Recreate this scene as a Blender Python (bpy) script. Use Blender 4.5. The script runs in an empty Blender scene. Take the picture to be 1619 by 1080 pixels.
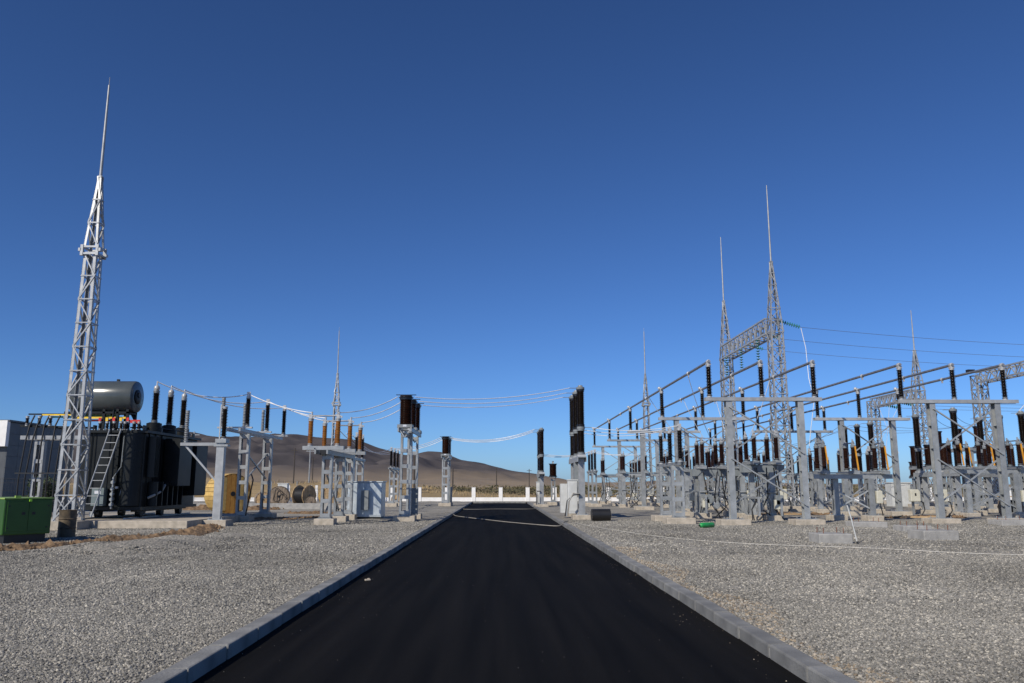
import bpy, math, random
import numpy as np
from mathutils import Vector, Matrix, noise
R = math.radians
rnd = random.Random(7)
scene = bpy.context.scene
COL = scene.collection

# ------------------------------------------------------------------ camera, world, sun, exposure
CAM_H = 1.65
cam_d = bpy.data.cameras.new("camera")
cam_d.sensor_width = 36.0
cam_d.lens = 28.506
cam_d.clip_end = 20000
cam = bpy.data.objects.new("camera", cam_d)
COL.objects.link(cam)
cam.location = (0, 0, CAM_H)
cam.rotation_euler = (R(90 + 10.084), 0, R(-0.858))
scene.camera = cam

SUN_EL, SUN_AZ = 36.0, -141.0          # azimuth from +Y towards +X
world = bpy.data.worlds.new("World")
scene.world = world
world.use_nodes = True
wn = world.node_tree
wn.nodes.clear()
sky = wn.nodes.new("ShaderNodeTexSky")
sky.sky_type = 'NISHITA'
sky.sun_disc = False
sky.sun_elevation = R(SUN_EL)
sky.sun_rotation = R(SUN_AZ)
sky.altitude = 0
sky.air_density = 0.7
sky.dust_density = 0.5
sky.ozone_density = 10.0
bg = wn.nodes.new("ShaderNodeBackground")
bg.inputs[1].default_value = 0.085
wo = wn.nodes.new("ShaderNodeOutputWorld")
gm = wn.nodes.new("ShaderNodeGamma"); gm.inputs[1].default_value = 1.15
wn.links.new(sky.outputs[0], gm.inputs[0])
wn.links.new(gm.outputs[0], bg.inputs[0])
wn.links.new(bg.outputs[0], wo.inputs[0])

sun_d = bpy.data.lights.new("sun", 'SUN')
sun_d.energy = 4.2
sun_d.angle = R(0.5)
sun_d.color = (1.0, 0.925, 0.80)
sun = bpy.data.objects.new("sun", sun_d)
COL.objects.link(sun)
sdir = Vector((math.sin(R(SUN_AZ)) * math.cos(R(SUN_EL)), math.cos(R(SUN_AZ)) * math.cos(R(SUN_EL)), math.sin(R(SUN_EL))))
sun.rotation_euler = sdir.to_track_quat('Z', 'Y').to_euler()

vs = scene.view_settings
vs.view_transform = 'Standard'
vs.look = 'None'
vs.exposure = 0.0
vs.gamma = 1.0
vs.use_curve_mapping = False

# ------------------------------------------------------------------ materials
MATS = {}
def mat(name, c1, c2=None, scale=6.0, rough=0.6, metal=0.0, bump=0.0, bscale=None, detail=5.0, spec=0.5,
        rvar=0.0, stretch=(1, 1, 1), lo=0.35, hi=0.65, coords='Object', rand=0.0):
    m = bpy.data.materials.new(name)
    m.use_nodes = True
    nt = m.node_tree
    b = nt.nodes["Principled BSDF"]
    b.inputs["Roughness"].default_value = rough
    b.inputs["Metallic"].default_value = metal
    b.inputs["Specular IOR Level"].default_value = spec
    c2 = c2 or tuple(min(1, k * 1.25) for k in c1)
    tc = nt.nodes.new("ShaderNodeTexCoord")
    mp = nt.nodes.new("ShaderNodeMapping")
    mp.inputs["Scale"].default_value = stretch
    nt.links.new(tc.outputs[coords], mp.inputs[0])
    n = nt.nodes.new("ShaderNodeTexNoise")
    n.inputs["Scale"].default_value = scale
    n.inputs["Detail"].default_value = detail
    nt.links.new(mp.outputs[0], n.inputs[0])
    r = nt.nodes.new("ShaderNodeValToRGB")
    r.color_ramp.elements[0].position = lo
    r.color_ramp.elements[1].position = hi
    r.color_ramp.elements[0].color = (*c1, 1)
    r.color_ramp.elements[1].color = (*c2, 1)
    nt.links.new(n.outputs[0], r.inputs[0])
    out = r.outputs[0]
    if rand:
        oi = nt.nodes.new("ShaderNodeObjectInfo")
        mr = nt.nodes.new("ShaderNodeMapRange")
        mr.inputs[3].default_value = 1 - rand
        mr.inputs[4].default_value = 1 + rand
        nt.links.new(oi.outputs["Random"], mr.inputs[0])
        hs = nt.nodes.new("ShaderNodeHueSaturation")
        nt.links.new(mr.outputs[0], hs.inputs["Value"])
        nt.links.new(out, hs.inputs["Color"])
        out = hs.outputs[0]
    nt.links.new(out, b.inputs["Base Color"])
    if rvar:
        mr2 = nt.nodes.new("ShaderNodeMapRange")
        mr2.inputs[3].default_value = rough - rvar
        mr2.inputs[4].default_value = rough + rvar
        nt.links.new(n.outputs[0], mr2.inputs[0])
        nt.links.new(mr2.outputs[0], b.inputs["Roughness"])
    if bump:
        n2 = nt.nodes.new("ShaderNodeTexNoise")
        n2.inputs["Scale"].default_value = bscale or scale * 4
        n2.inputs["Detail"].default_value = 6
        nt.links.new(mp.outputs[0], n2.inputs[0])
        bp = nt.nodes.new("ShaderNodeBump")
        bp.inputs["Strength"].default_value = bump
        bp.inputs["Distance"].default_value = 0.02
        nt.links.new(n2.outputs[0], bp.inputs["Height"])
        nt.links.new(bp.outputs[0], b.inputs["Normal"])
    MATS[name] = m
    return m

GALV = mat("galvanised steel", (0.28, 0.295, 0.30), (0.37, 0.385, 0.39), 3.5, 0.42, 0.35, rvar=0.08, rand=0.16)
GALV_LIGHT = mat("bright galvanised steel", (0.31, 0.32, 0.325), (0.41, 0.42, 0.425), 3.5, 0.40, 0.30, rvar=0.08, rand=0.12)
SHEET = mat("galvanised sheet", (0.40, 0.46, 0.52), (0.60, 0.66, 0.70), 5, 0.38, 0.35, rvar=0.12, stretch=(1, 1, .5))
GREYPAINT = mat("grey paint", (0.17, 0.19, 0.20), (0.23, 0.25, 0.26), 3, 0.45)
ALU = mat("weathered aluminium tube", (0.20, 0.21, 0.23), (0.30, 0.31, 0.33), 4, 0.4, 0.5, rvar=0.1)
CLAMP = mat("cast aluminium clamp", (0.40, 0.40, 0.40), (0.52, 0.52, 0.51), 12, 0.35, 0.2)
WIRE = mat("bright aluminium cable", (0.66, 0.67, 0.68), (0.8, 0.8, 0.8), 20, 0.4, 0.1)
DARKWIRE = mat("dark overhead line", (0.10, 0.10, 0.11), None, 20, 0.6)
BLACKCABLE = mat("black cable sheath", (0.012, 0.012, 0.013), None, 8, 0.5)
PORC = mat("black brown porcelain", (0.010, 0.0085, 0.008), (0.017, 0.012, 0.010), 4, 0.22, rand=0.3)
PORC_BROWN = mat("brown porcelain", (0.022, 0.010, 0.007), (0.036, 0.014, 0.009), 4, 0.25, rand=0.3)
PORC_GREY = mat("grey silicone", (0.17, 0.18, 0.19), (0.24, 0.25, 0.26), 6, 0.5)
AMBER_PORC = mat("amber glazed porcelain", (0.20, 0.075, 0.012), (0.30, 0.12, 0.02), 4, 0.3)
AMBER = mat("amber fibre rod", (0.62, 0.27, 0.02), (0.75, 0.36, 0.04), 6, 0.35)
GLASS_GREEN = mat("green toughened glass", (0.02, 0.16, 0.14), (0.05, 0.26, 0.22), 5, 0.15)
TANK = mat("dark transformer paint", (0.0055, 0.0072, 0.0082), (0.0092, 0.0115, 0.0128), 2.5, 0.42, spec=0.3, rvar=0.08)
TANKGREY = mat("conservator paint", (0.060, 0.072, 0.076), (0.078, 0.090, 0.094), 2.0, 0.24, rvar=0.05)
CABINETGREY = mat("blue grey cabinet", (0.12, 0.16, 0.17), (0.16, 0.20, 0.21), 3, 0.4)
CONC = mat("cast concrete", (0.35, 0.31, 0.25), (0.50, 0.44, 0.36), 5, 0.9, bump=0.4, bscale=30)
CONC_GREY = mat("grey concrete", (0.27, 0.265, 0.255), (0.37, 0.36, 0.34), 5, 0.9, bump=0.4, bscale=30, rand=0.08)
KERBM = mat("kerb concrete", (0.135, 0.135, 0.132), (0.24, 0.238, 0.228), 2.0, 0.85, bump=0.4, bscale=40, rand=0.14, detail=9)
WHITE = mat("white wall paint", (0.76, 0.75, 0.73), (0.84, 0.83, 0.81), 3, 0.7)
CABWHITE = mat("white cabinet paint", (0.50, 0.51, 0.50), (0.60, 0.61, 0.60), 3, 0.4)
BEIGE = mat("beige drive box paint", (0.52, 0.50, 0.41), (0.60, 0.58, 0.48), 4, 0.45)
GREENP = mat("green generator paint", (0.022, 0.078, 0.010), (0.030, 0.098, 0.013), 2, 0.35)
GREEN_SUNLIT = mat("sunlit green roof paint", (0.20, 0.32, 0.05), (0.30, 0.42, 0.10), 4, 0.4)  # generator green made paler: sunlight on its top put into the colour
LIME = mat("lime plastic", (0.35, 0.72, 0.05), None, 4, 0.4)
GASGREEN = mat("green cylinder paint", (0.02, 0.26, 0.06), (0.03, 0.34, 0.09), 4, 0.35)
BLACKP = mat("black paint", (0.010, 0.010, 0.011), (0.016, 0.016, 0.017), 5, 0.45)
BARRELM = mat("stained steel drum", (0.05, 0.04, 0.028), (0.15, 0.115, 0.075), 4, 0.65, bump=0.2)
RUST = mat("rusty bolt", (0.12, 0.035, 0.015), (0.22, 0.07, 0.03), 20, 0.9)
YELLOWWOOD = mat("yellow drum lagging", (0.42, 0.27, 0.08), (0.56, 0.38, 0.13), 5, 0.7, rand=0.2)
ORANGEWOOD = mat("orange drum flange", (0.42, 0.19, 0.035), (0.52, 0.26, 0.05), 5, 0.7, rand=0.2)
WOOD = mat("pale pine boards", (0.42, 0.28, 0.14), (0.58, 0.42, 0.24), 5, 0.8, stretch=(1, 8, 1), rand=0.2)
OLDWOOD = mat("weathered grey brown boards", (0.18, 0.14, 0.10), (0.28, 0.22, 0.17), 5, 0.85, stretch=(1, 8, 1), rand=0.2)
PAINT_Y = mat("yellow phase paint", (0.75, 0.50, 0.03), None, 5, 0.4)
PAINT_G = mat("green phase paint", (0.03, 0.22, 0.07), None, 5, 0.4)
PAINT_R = mat("red phase paint", (0.55, 0.025, 0.015), None, 5, 0.4)
CLAD = mat("slate grey cladding", (0.065, 0.072, 0.082), (0.085, 0.092, 0.10), 1.5, 0.5)
FENCEWIRE = mat("dark fence bars", (0.045, 0.04, 0.035), None, 5, 0.7)
ROPE = mat("white rope", (0.45, 0.43, 0.39), None, 30, 0.8)
HOSE = mat("pale hose", (0.25, 0.23, 0.20), None, 10, 0.6)
SOIL = mat("brown soil", (0.12, 0.075, 0.040), (0.26, 0.17, 0.095), 5, 0.95, bump=0.8, bscale=18)
BARK = mat("bark", (0.06, 0.05, 0.04), None, 8, 0.9)
LEAF = mat("dull green leaves", (0.025, 0.04, 0.015), (0.06, 0.085, 0.03), 3, 0.7, rand=0.2)
SHRUBM = mat("olive shrub leaves", (0.055, 0.065, 0.028), (0.15, 0.115, 0.05), 0.15, 0.8, coords='Object')
STRAW = mat("dry straw grass", (0.30, 0.22, 0.11), (0.46, 0.35, 0.19), 0.4, 0.9)
STICKER = mat("printed white sticker", (0.75, 0.75, 0.75), (0.45, 0.5, 0.6), 25, 0.5)
POLEWOOD = mat("tarred timber pole", (0.05, 0.042, 0.036), None, 6, 0.85)

# asphalt: black, rolled lanes, fine grit
def make_asphalt():
    m = bpy.data.materials.new("fresh asphalt"); m.use_nodes = True
    nt = m.node_tree; b = nt.nodes["Principled BSDF"]
    tc = nt.nodes.new("ShaderNodeTexCoord")
    mp = nt.nodes.new("ShaderNodeMapping"); mp.inputs["Scale"].default_value = (1.3, 0.05, 1)
    nt.links.new(tc.outputs["Object"], mp.inputs[0])
    n1 = nt.nodes.new("ShaderNodeTexNoise"); n1.inputs["Scale"].default_value = 3; n1.inputs["Detail"].default_value = 4
    nt.links.new(mp.outputs[0], n1.inputs[0])
    n2 = nt.nodes.new("ShaderNodeTexNoise"); n2.inputs["Scale"].default_value = 160; n2.inputs["Detail"].default_value = 3
    nt.links.new(tc.outputs["Object"], n2.inputs[0])
    v = nt.nodes.new("ShaderNodeTexVoronoi"); v.inputs["Scale"].default_value = 9
    nt.links.new(tc.outputs["Object"], v.inputs[0])
    r1 = nt.nodes.new("ShaderNodeValToRGB")
    r1.color_ramp.elements[0].position = .3; r1.color_ramp.elements[1].position = .7
    r1.color_ramp.elements[0].color = (.0048, .0048, .0053, 1); r1.color_ramp.elements[1].color = (.0115, .0108, .0105, 1)
    nt.links.new(n1.outputs[0], r1.inputs[0])
    r2 = nt.nodes.new("ShaderNodeValToRGB")
    r2.color_ramp.elements[0].position = .62; r2.color_ramp.elements[1].position = .8
    r2.color_ramp.elements[0].color = (0, 0, 0, 1); r2.color_ramp.elements[1].color = (.025, .024, .023, 1)
    nt.links.new(n2.outputs[0], r2.inputs[0])
    r3 = nt.nodes.new("ShaderNodeValToRGB")
    r3.color_ramp.elements[0].position = .0; r3.color_ramp.elements[1].position = .045
    r3.color_ramp.elements[0].color = (.05, .047, .043, 1); r3.color_ramp.elements[1].color = (0, 0, 0, 1)
    nt.links.new(v.outputs[0], r3.inputs[0])
    a = nt.nodes.new("ShaderNodeMix"); a.data_type = 'RGBA'; a.blend_type = 'ADD'; a.inputs[0].default_value = 1
    nt.links.new(r1.outputs[0], a.inputs[6]); nt.links.new(r2.outputs[0], a.inputs[7])
    a2 = nt.nodes.new("ShaderNodeMix"); a2.data_type = 'RGBA'; a2.blend_type = 'ADD'; a2.inputs[0].default_value = 1
    nt.links.new(a.outputs[2], a2.inputs[6]); nt.links.new(r3.outputs[0], a2.inputs[7])
    nt.links.new(a2.outputs[2], b.inputs["Base Color"])
    b.inputs["Roughness"].default_value = .88
    b.inputs["Specular IOR Level"].default_value = .05
    bp = nt.nodes.new("ShaderNodeBump"); bp.inputs["Strength"].default_value = .5; bp.inputs["Distance"].default_value = .006
    nt.links.new(n2.outputs[0], bp.inputs["Height"]); nt.links.new(bp.outputs[0], b.inputs["Normal"])
    return m
ASPHALT = make_asphalt()

# gravel sheet: several stone sizes, each cell its own tone
def make_gravel():
    m = bpy.data.materials.new("crushed stone"); m.use_nodes = True
    nt = m.node_tree; b = nt.nodes["Principled BSDF"]
    tc = nt.nodes.new("ShaderNodeTexCoord")
    v = nt.nodes.new("ShaderNodeTexVoronoi"); v.inputs["Scale"].default_value = 26
    nt.links.new(tc.outputs["Object"], v.inputs[0])
    sep = nt.nodes.new("ShaderNodeSeparateColor"); nt.links.new(v.outputs["Color"], sep.inputs[0])
    r = nt.nodes.new("ShaderNodeValToRGB"); e = r.color_ramp.elements
    e[0].position = 0; e[0].color = (.17, .163, .147, 1)
    e[1].position = 1; e[1].color = (.42, .39, .325, 1)
    for p, c in ((.35, (.235, .226, .20, 1)), (.6, (.31, .288, .243, 1)), (.85, (.34, .31, .27, 1))):
        k = e.new(p); k.color = c
    nt.links.new(sep.outputs[0], r.inputs[0])
    n = nt.nodes.new("ShaderNodeTexNoise"); n.inputs["Scale"].default_value = .25; n.inputs["Detail"].default_value = 6
    nt.links.new(tc.outputs["Object"], n.inputs[0])
    mr = nt.nodes.new("ShaderNodeMapRange"); mr.inputs[1].default_value = .3; mr.inputs[2].default_value = .7
    mr.inputs[3].default_value = .72; mr.inputs[4].default_value = 1.16
    nt.links.new(n.outputs[0], mr.inputs[0])
    hs = nt.nodes.new("ShaderNodeHueSaturation"); nt.links.new(r.outputs[0], hs.inputs["Color"]); nt.links.new(mr.outputs[0], hs.inputs["Value"])
    nt.links.new(hs.outputs[0], b.inputs["Base Color"])
    b.inputs["Roughness"].default_value = .9
    b.inputs["Specular IOR Level"].default_value = .25
    bp = nt.nodes.new("ShaderNodeBump"); bp.inputs["Strength"].default_value = .55; bp.inputs["Distance"].default_value = .02; bp.invert = True
    nt.links.new(v.outputs["Distance"], bp.inputs["Height"]); nt.links.new(bp.outputs[0], b.inputs["Normal"])
    return m
GRAVEL = make_gravel()

def make_stone(name, cols, ):
    m = bpy.data.materials.new(name); m.use_nodes = True
    nt = m.node_tree; b = nt.nodes["Principled BSDF"]
    oi = nt.nodes.new("ShaderNodeObjectInfo")
    r = nt.nodes.new("ShaderNodeValToRGB"); e = r.color_ramp.elements
    e[0].position = 0; e[0].color = (*cols[0], 1); e[1].position = 1; e[1].color = (*cols[-1], 1)
    for i, c in enumerate(cols[1:-1]):
        k = e.new((i + 1) / (len(cols) - 1)); k.color = (*c, 1)
    nt.links.new(oi.outputs["Random"], r.inputs[0])
    tc = nt.nodes.new("ShaderNodeTexCoord")
    n = nt.nodes.new("ShaderNodeTexNoise"); n.inputs["Scale"].default_value = .25; n.inputs["Detail"].default_value = 6
    geo = nt.nodes.new("ShaderNodeNewGeometry")
    nt.links.new(geo.outputs["Position"], n.inputs[0])
    mr = nt.nodes.new("ShaderNodeMapRange"); mr.inputs[1].default_value = .3; mr.inputs[2].default_value = .7
    mr.inputs[3].default_value = .72; mr.inputs[4].default_value = 1.18
    nt.links.new(n.outputs[0], mr.inputs[0])
    hs = nt.nodes.new("ShaderNodeHueSaturation"); nt.links.new(r.outputs[0], hs.inputs["Color"]); nt.links.new(mr.outputs[0], hs.inputs["Value"])
    nt.links.new(hs.outputs[0], b.inputs["Base Color"])
    b.inputs["Roughness"].default_value = .85; b.inputs["Specular IOR Level"].default_value = .3
    return m
STONE = make_stone("loose stone", [(.095, .091, .082), (.165, .159, .144), (.205, .196, .173), (.235, .227, .206), (.28, .264, .23), (.33, .308, .268), (.53, .49, .41)])
STONE_TAN = make_stone("loose tan stone", [(.16, .13, .10), (.28, .22, .15), (.38, .31, .22), (.46, .40, .32), (.2, .19, .18)])

def make_steppe():
    m = bpy.data.materials.new("dry steppe"); m.use_nodes = True
    nt = m.node_tree; b = nt.nodes["Principled BSDF"]
    tc = nt.nodes.new("ShaderNodeTexCoord")
    mp = nt.nodes.new("ShaderNodeMapping"); mp.inputs["Scale"].default_value = (.4, 1, 1)
    nt.links.new(tc.outputs["Object"], mp.inputs[0])
    n = nt.nodes.new("ShaderNodeTexNoise"); n.inputs["Scale"].default_value = .035; n.inputs["Detail"].default_value = 10; n.inputs["Roughness"].default_value = .65
    nt.links.new(mp.outputs[0], n.inputs[0])
    r = nt.nodes.new("ShaderNodeValToRGB"); e = r.color_ramp.elements
    e[0].position = .3; e[0].color = (.12, .105, .05, 1); e[1].position = .72; e[1].color = (.46, .345, .20, 1)
    k = e.new(.45); k.color = (.26, .19, .10, 1); k = e.new(.55); k.color = (.36, .265, .145, 1)
    nt.links.new(n.outputs[0], r.inputs[0]); nt.links.new(r.outputs[0], b.inputs["Base Color"])
    b.inputs["Roughness"].default_value = .95; b.inputs["Specular IOR Level"].default_value = .1
    return m
STEPPE = make_steppe()

def make_hillmat():
    m = bpy.data.materials.new("bare hillside"); m.use_nodes = True
    nt = m.node_tree; b = nt.nodes["Principled BSDF"]
    tc = nt.nodes.new("ShaderNodeTexCoord")
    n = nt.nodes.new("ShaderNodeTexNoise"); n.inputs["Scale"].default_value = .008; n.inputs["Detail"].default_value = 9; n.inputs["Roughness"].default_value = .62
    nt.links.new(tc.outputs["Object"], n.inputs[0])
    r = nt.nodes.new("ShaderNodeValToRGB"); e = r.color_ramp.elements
    e[0].position = .33; e[0].color = (.070, .064, .068, 1); e[1].position = .68; e[1].color = (.125, .110, .106, 1)  # purple-grey rock, desaturated so a thin haze is painted into the colour
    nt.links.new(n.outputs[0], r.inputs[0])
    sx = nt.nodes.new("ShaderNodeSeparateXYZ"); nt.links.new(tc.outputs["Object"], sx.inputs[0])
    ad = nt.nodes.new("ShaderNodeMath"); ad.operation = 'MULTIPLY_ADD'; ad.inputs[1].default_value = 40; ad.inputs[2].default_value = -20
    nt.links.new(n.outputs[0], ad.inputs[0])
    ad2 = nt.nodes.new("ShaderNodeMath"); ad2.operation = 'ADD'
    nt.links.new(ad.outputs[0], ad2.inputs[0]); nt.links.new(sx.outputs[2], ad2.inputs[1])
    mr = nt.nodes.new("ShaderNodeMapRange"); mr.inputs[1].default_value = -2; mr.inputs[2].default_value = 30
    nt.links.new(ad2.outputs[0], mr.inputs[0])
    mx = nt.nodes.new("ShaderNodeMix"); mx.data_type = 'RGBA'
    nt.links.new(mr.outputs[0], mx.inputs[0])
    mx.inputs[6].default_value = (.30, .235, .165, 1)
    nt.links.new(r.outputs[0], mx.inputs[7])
    nt.links.new(mx.outputs[2], b.inputs["Base Color"])
    b.inputs["Roughness"].default_value = .95; b.inputs["Specular IOR Level"].default_value = .05
    return m
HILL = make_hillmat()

# ------------------------------------------------------------------ mesh helpers
class MB:
    def __init__(s): s.v = []; s.f = []
    def box(s, c, d, m=None):
        x, y, z = (k / 2 for k in d); i = len(s.v)
        P = [(-x, -y, -z), (x, -y, -z), (x, y, -z), (-x, y, -z), (-x, -y, z), (x, -y, z), (x, y, z), (-x, y, z)]
        for p in P:
            p = Vector(p)
            if m: p = m @ p
            s.v.append((p.x + c[0], p.y + c[1], p.z + c[2]))
        s.f += [tuple(i + k for k in q) for q in ((0, 3, 2, 1), (4, 5, 6, 7), (0, 1, 5, 4), (1, 2, 6, 5), (2, 3, 7, 6), (3, 0, 4, 7))]
        return s
    def bar(s, a, b, w, h=None, up=(0, 0, 1)):
        a, b = Vector(a), Vector(b); h = h or w
        d = (b - a); L = d.length; d.normalize()
        u = Vector(up)
        if abs(d.dot(u)) > .97: u = Vector((0, 1, 0))
        sx = d.cross(u).normalized(); sz = sx.cross(d).normalized()
        M = Matrix((sx, d, sz)).transposed()
        return s.box((a + b) / 2, (w, L, h), M)
    def angle(s, a, b, w, t, u1, u2):
        # L section: two thin flanges meeting along a-b, spreading towards u1 and u2
        a, b, u1, u2 = map(Vector, (a, b, u1, u2))
        for p, q in ((u1, u2), (u2, u1)):
            i = len(s.v)
            for e in (a, b):
                for k, l in ((0, 0), (w, 0), (w, t), (0, t)):
                    v = e + p * k + q * l; s.v.append(tuple(v))
            s.f += [tuple(i + k for k in qd) for qd in ((0, 1, 2, 3), (7, 6, 5, 4), (0, 4, 5, 1), (1, 5, 6, 2), (2, 6, 7, 3), (3, 7, 4, 0))]
        return s
    def tube(s, pts, r, n=8, cap=True):
        pts = [Vector(p) for p in pts]; rs = r if isinstance(r, (list, tuple)) else [r] * len(pts)
        i0 = len(s.v); prev = None
        for k, p in enumerate(pts):
            d = (pts[min(k + 1, len(pts) - 1)] - pts[max(k - 1, 0)]).normalized()
            if prev is None:
                u = Vector((0, 0, 1)) if abs(d.z) < .9 else Vector((1, 0, 0))
            else: u = prev
            sx = d.cross(u).normalized(); su = sx.cross(d).normalized(); prev = su
            for j in range(n):
                a = 2 * math.pi * j / n
                q = p + (sx * math.cos(a) + su * math.sin(a)) * rs[k]
                s.v.append(tuple(q))
        for k in range(len(pts) - 1):
            for j in range(n):
                a = i0 + k * n + j; b = i0 + k * n + (j + 1) % n
                s.f.append((a, b, b + n, a + n))
        if cap:
            s.f.append(tuple(i0 + j for j in range(n))[::-1])
            s.f.append(tuple(i0 + (len(pts) - 1) * n + j for j in range(n)))
        return s
    def lathe(s, prof, base=(0, 0, 0), n=14, M=None):
        i0 = len(s.v); B = Vector(base)
        for r, z in prof:
            for j in range(n):
                a = 2 * math.pi * j / n
                p = Vector((r * math.cos(a), r * math.sin(a), z))
                if M: p = M @ p
                s.v.append(tuple(p + B))
        for k in range(len(prof) - 1):
            for j in range(n):
                a = i0 + k * n + j; b = i0 + k * n + (j + 1) % n
                s.f.append((a, b, b + n, a + n))
        s.f.append(tuple(i0 + j for j in range(n))[::-1])
        s.f.append(tuple(i0 + (len(prof) - 1) * n + j for j in range(n)))
        return s
    def mesh(s, name, m, smooth=None):
        me = bpy.data.meshes.new(name); me.from_pydata(s.v, [], s.f); me.update()
        if smooth is not None:
            me.set_sharp_from_angle(angle=R(smooth)); me.shade_smooth() if smooth >= 180 else None
            if smooth < 180:
                for p in me.polygons: p.use_smooth = True
        me.materials.append(m); return me
    def part(s, name, m, parent, smooth=None, label=None):
        return obj(name, s.mesh(name, m, smooth), parent, label)

def obj(name, me, parent=None, label=None, loc=None, rot=None):
    o = bpy.data.objects.new(name, me); COL.objects.link(o)
    if parent: o.parent = parent
    if label: o["label"] = label
    if loc: o.location = loc
    if rot: o.rotation_euler = rot
    return o
def bevel(o, w=0.01, seg=1):
    b = o.modifiers.new("bevel", 'BEVEL'); b.width = w; b.segments = seg; b.limit_method = 'ANGLE'; return o
def thing(name, label, cat, loc=(0, 0, 0), rz=0.0, group=None):
    o = bpy.data.objects.new(name, None); COL.objects.link(o)
    o.empty_display_size = .2
    o.location = loc; o.rotation_euler = (0, 0, rz)
    o["label"] = label; o["category"] = cat
    if group: o["group"] = group
    return o
def tag(o, label, cat, group=None):
    o["label"] = label; o["category"] = cat
    if group: o["group"] = group
    return o
def struct(o, kind="structure"): o["kind"] = kind; return o

G0 = 0.10      # level of the gravel
ORD = ["nearest", "middle", "farthest"]
ORD5 = ["nearest", "second", "third", "fourth", "fifth"]

# ------------------------------------------------------------------ insulator meshes (shared)
_ins = {}
def ins_mesh(kind):
    if kind in _ins: return _ins[kind]
    #        L     core  shed  pitch  mat
    spec = {'post': (1.26, .075, .128, .058, PORC), 'stand': (1.20, .075, .125, .058, PORC), 'brown': (1.02, .085, .135, .06, PORC_BROWN),
            'arrester': (1.16, .06, .10, .07, PORC_GREY), 'amber': (1.02, .085, .115, .05, AMBER_PORC), 'bushing': (1.22, .095, .15, .055, PORC),
            'pole_low': (1.12, .14, .19, .05, PORC), 'pole_up': (1.66, .145, .195, .05, PORC), 'ct': (1.22, .235, .285, .05, PORC_BROWN),
            'vt': (.95, .25, .31, .055, PORC_BROWN), 'small': (.30, .05, .085, .05, PORC)}[kind]
    L, rc, rs, pt, m = spec
    n = int(L / pt); pr = [(rc * .95, 0)]
    for k in range(n):
        z = L * (k + .5) / n; h = L / n; r = rs if k % 2 == 0 else rs - (rs - rc) * .3
        pr += [(rc, z - h * .35), (r * .97, z - h * .22), (r, z - h * .12), (rc * 1.06, z + h * .3)]
    pr.append((rc * .95, L))
    me = MB().lathe(pr, n=14 if rs < .2 else 20).mesh(kind + "_insulator", m, 50)
    f = MB()
    rf = rc * 1.25
    f.lathe([(rf * 1.15, -.05), (rf * 1.15, -.03), (rf, -.028), (rf, .05), (rc, .06)], n=12)
    f.lathe([(rc, L - .06), (rf, L - .05), (rf, L + .03), (rf * 1.15, L + .032), (rf * 1.15, L + .06)], n=12)
    fm = f.mesh(kind + "_fitting", CLAMP if kind in ('post', 'stand', 'small') else PORC if kind in ('pole_up', 'ct', 'vt') else GREYPAINT if kind in ('pole_low', 'brown') else GALV, 40)
    _ins[kind] = (me, fm, L); return _ins[kind]
def insulator(parent, kind, loc, name="insulator"):
    me, fm, L = ins_mesh(kind)
    o = obj(name, me, parent, loc=(loc[0], loc[1], loc[2] + .05))
    obj("fitting", fm, o)
    return loc[2] + .05 + L + .06

def battened(mb, x, y, z0, z1, w=.42, d=.24, step=.62, ch=.10):
    # two upright channels joined by flat battens on both faces; runs across X
    for s in (-1, 1):
        xx = x + s * (w / 2 - ch / 2)
        mb.box((xx + s * (ch / 2 - .008), y, (z0 + z1) / 2), (.016, d, z1 - z0))
        for t in (-1, 1): mb.box((xx - s * .008, y + t * (d / 2 - .008), (z0 + z1) / 2), (ch - .018, .016, z1 - z0))
    n = max(2, int((z1 - z0) / step)); 
    for k in range(n + 1):
        z = z0 + .12 + (z1 - z0 - .24) * k / n
        for t in (-1, 1): mb.box((x, y + t * (d / 2 + .006), z), (w - .06, .012, .16))
def hcol(mb, x, y, z0, z1, w=.28, d=.30):
    for t in (-1, 1): mb.box((x, y + t * (d / 2 - .01), (z0 + z1) / 2), (w, .02, z1 - z0))
    mb.box((x, y, (z0 + z1) / 2), (.022, d - .042, z1 - z0))
    for k in range(1, 5):
        z = z0 + (z1 - z0) * k / 5
        mb.box((x, y, z), (w - .02, d - .044, .014))
def footing(parent, x, y, w=1.25, d=.9, h=.24, m=None, z=0.0):
    o = MB().box((0, 0, h / 2 - .04), (w, d, h + .08)).part("footing", m or CONC, parent); o.location = (x, y, z); bevel(o, .02, 2)
    o.rotation_euler = (0, 0, rnd.uniform(-.02, .02))
    return h
def base_plate(parent, x, y, z, w=.55, d=.5):
    b = MB().box((x, y, z + .0125), (w, d, .025))
    for i in (-1, 1):
        for j in (-1, 1): b.lathe([(.02, 0), (.02, .07)], (x + i * w * .4, y + j * d * .38, z + .02), 6)
    return b.part("base_plate", GALV, parent)

# ------------------------------------------------------------------ setting: ground, yard, road, kerbs
def grid_mesh(name, xs, ys, zf, m, smooth=True):
    nx, ny = len(xs), len(ys)
    v = [(x, y, zf(x, y)) for y in ys for x in xs]
    f = [(j * nx + i, j * nx + i + 1, (j + 1) * nx + i + 1, (j + 1) * nx + i) for j in range(ny - 1) for i in range(nx - 1)]
    me = bpy.data.meshes.new(name); me.from_pydata(v, [], f); me.update()
    if smooth:
        for p in me.polygons: p.use_smooth = True
    me.materials.append(m); return me

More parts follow.
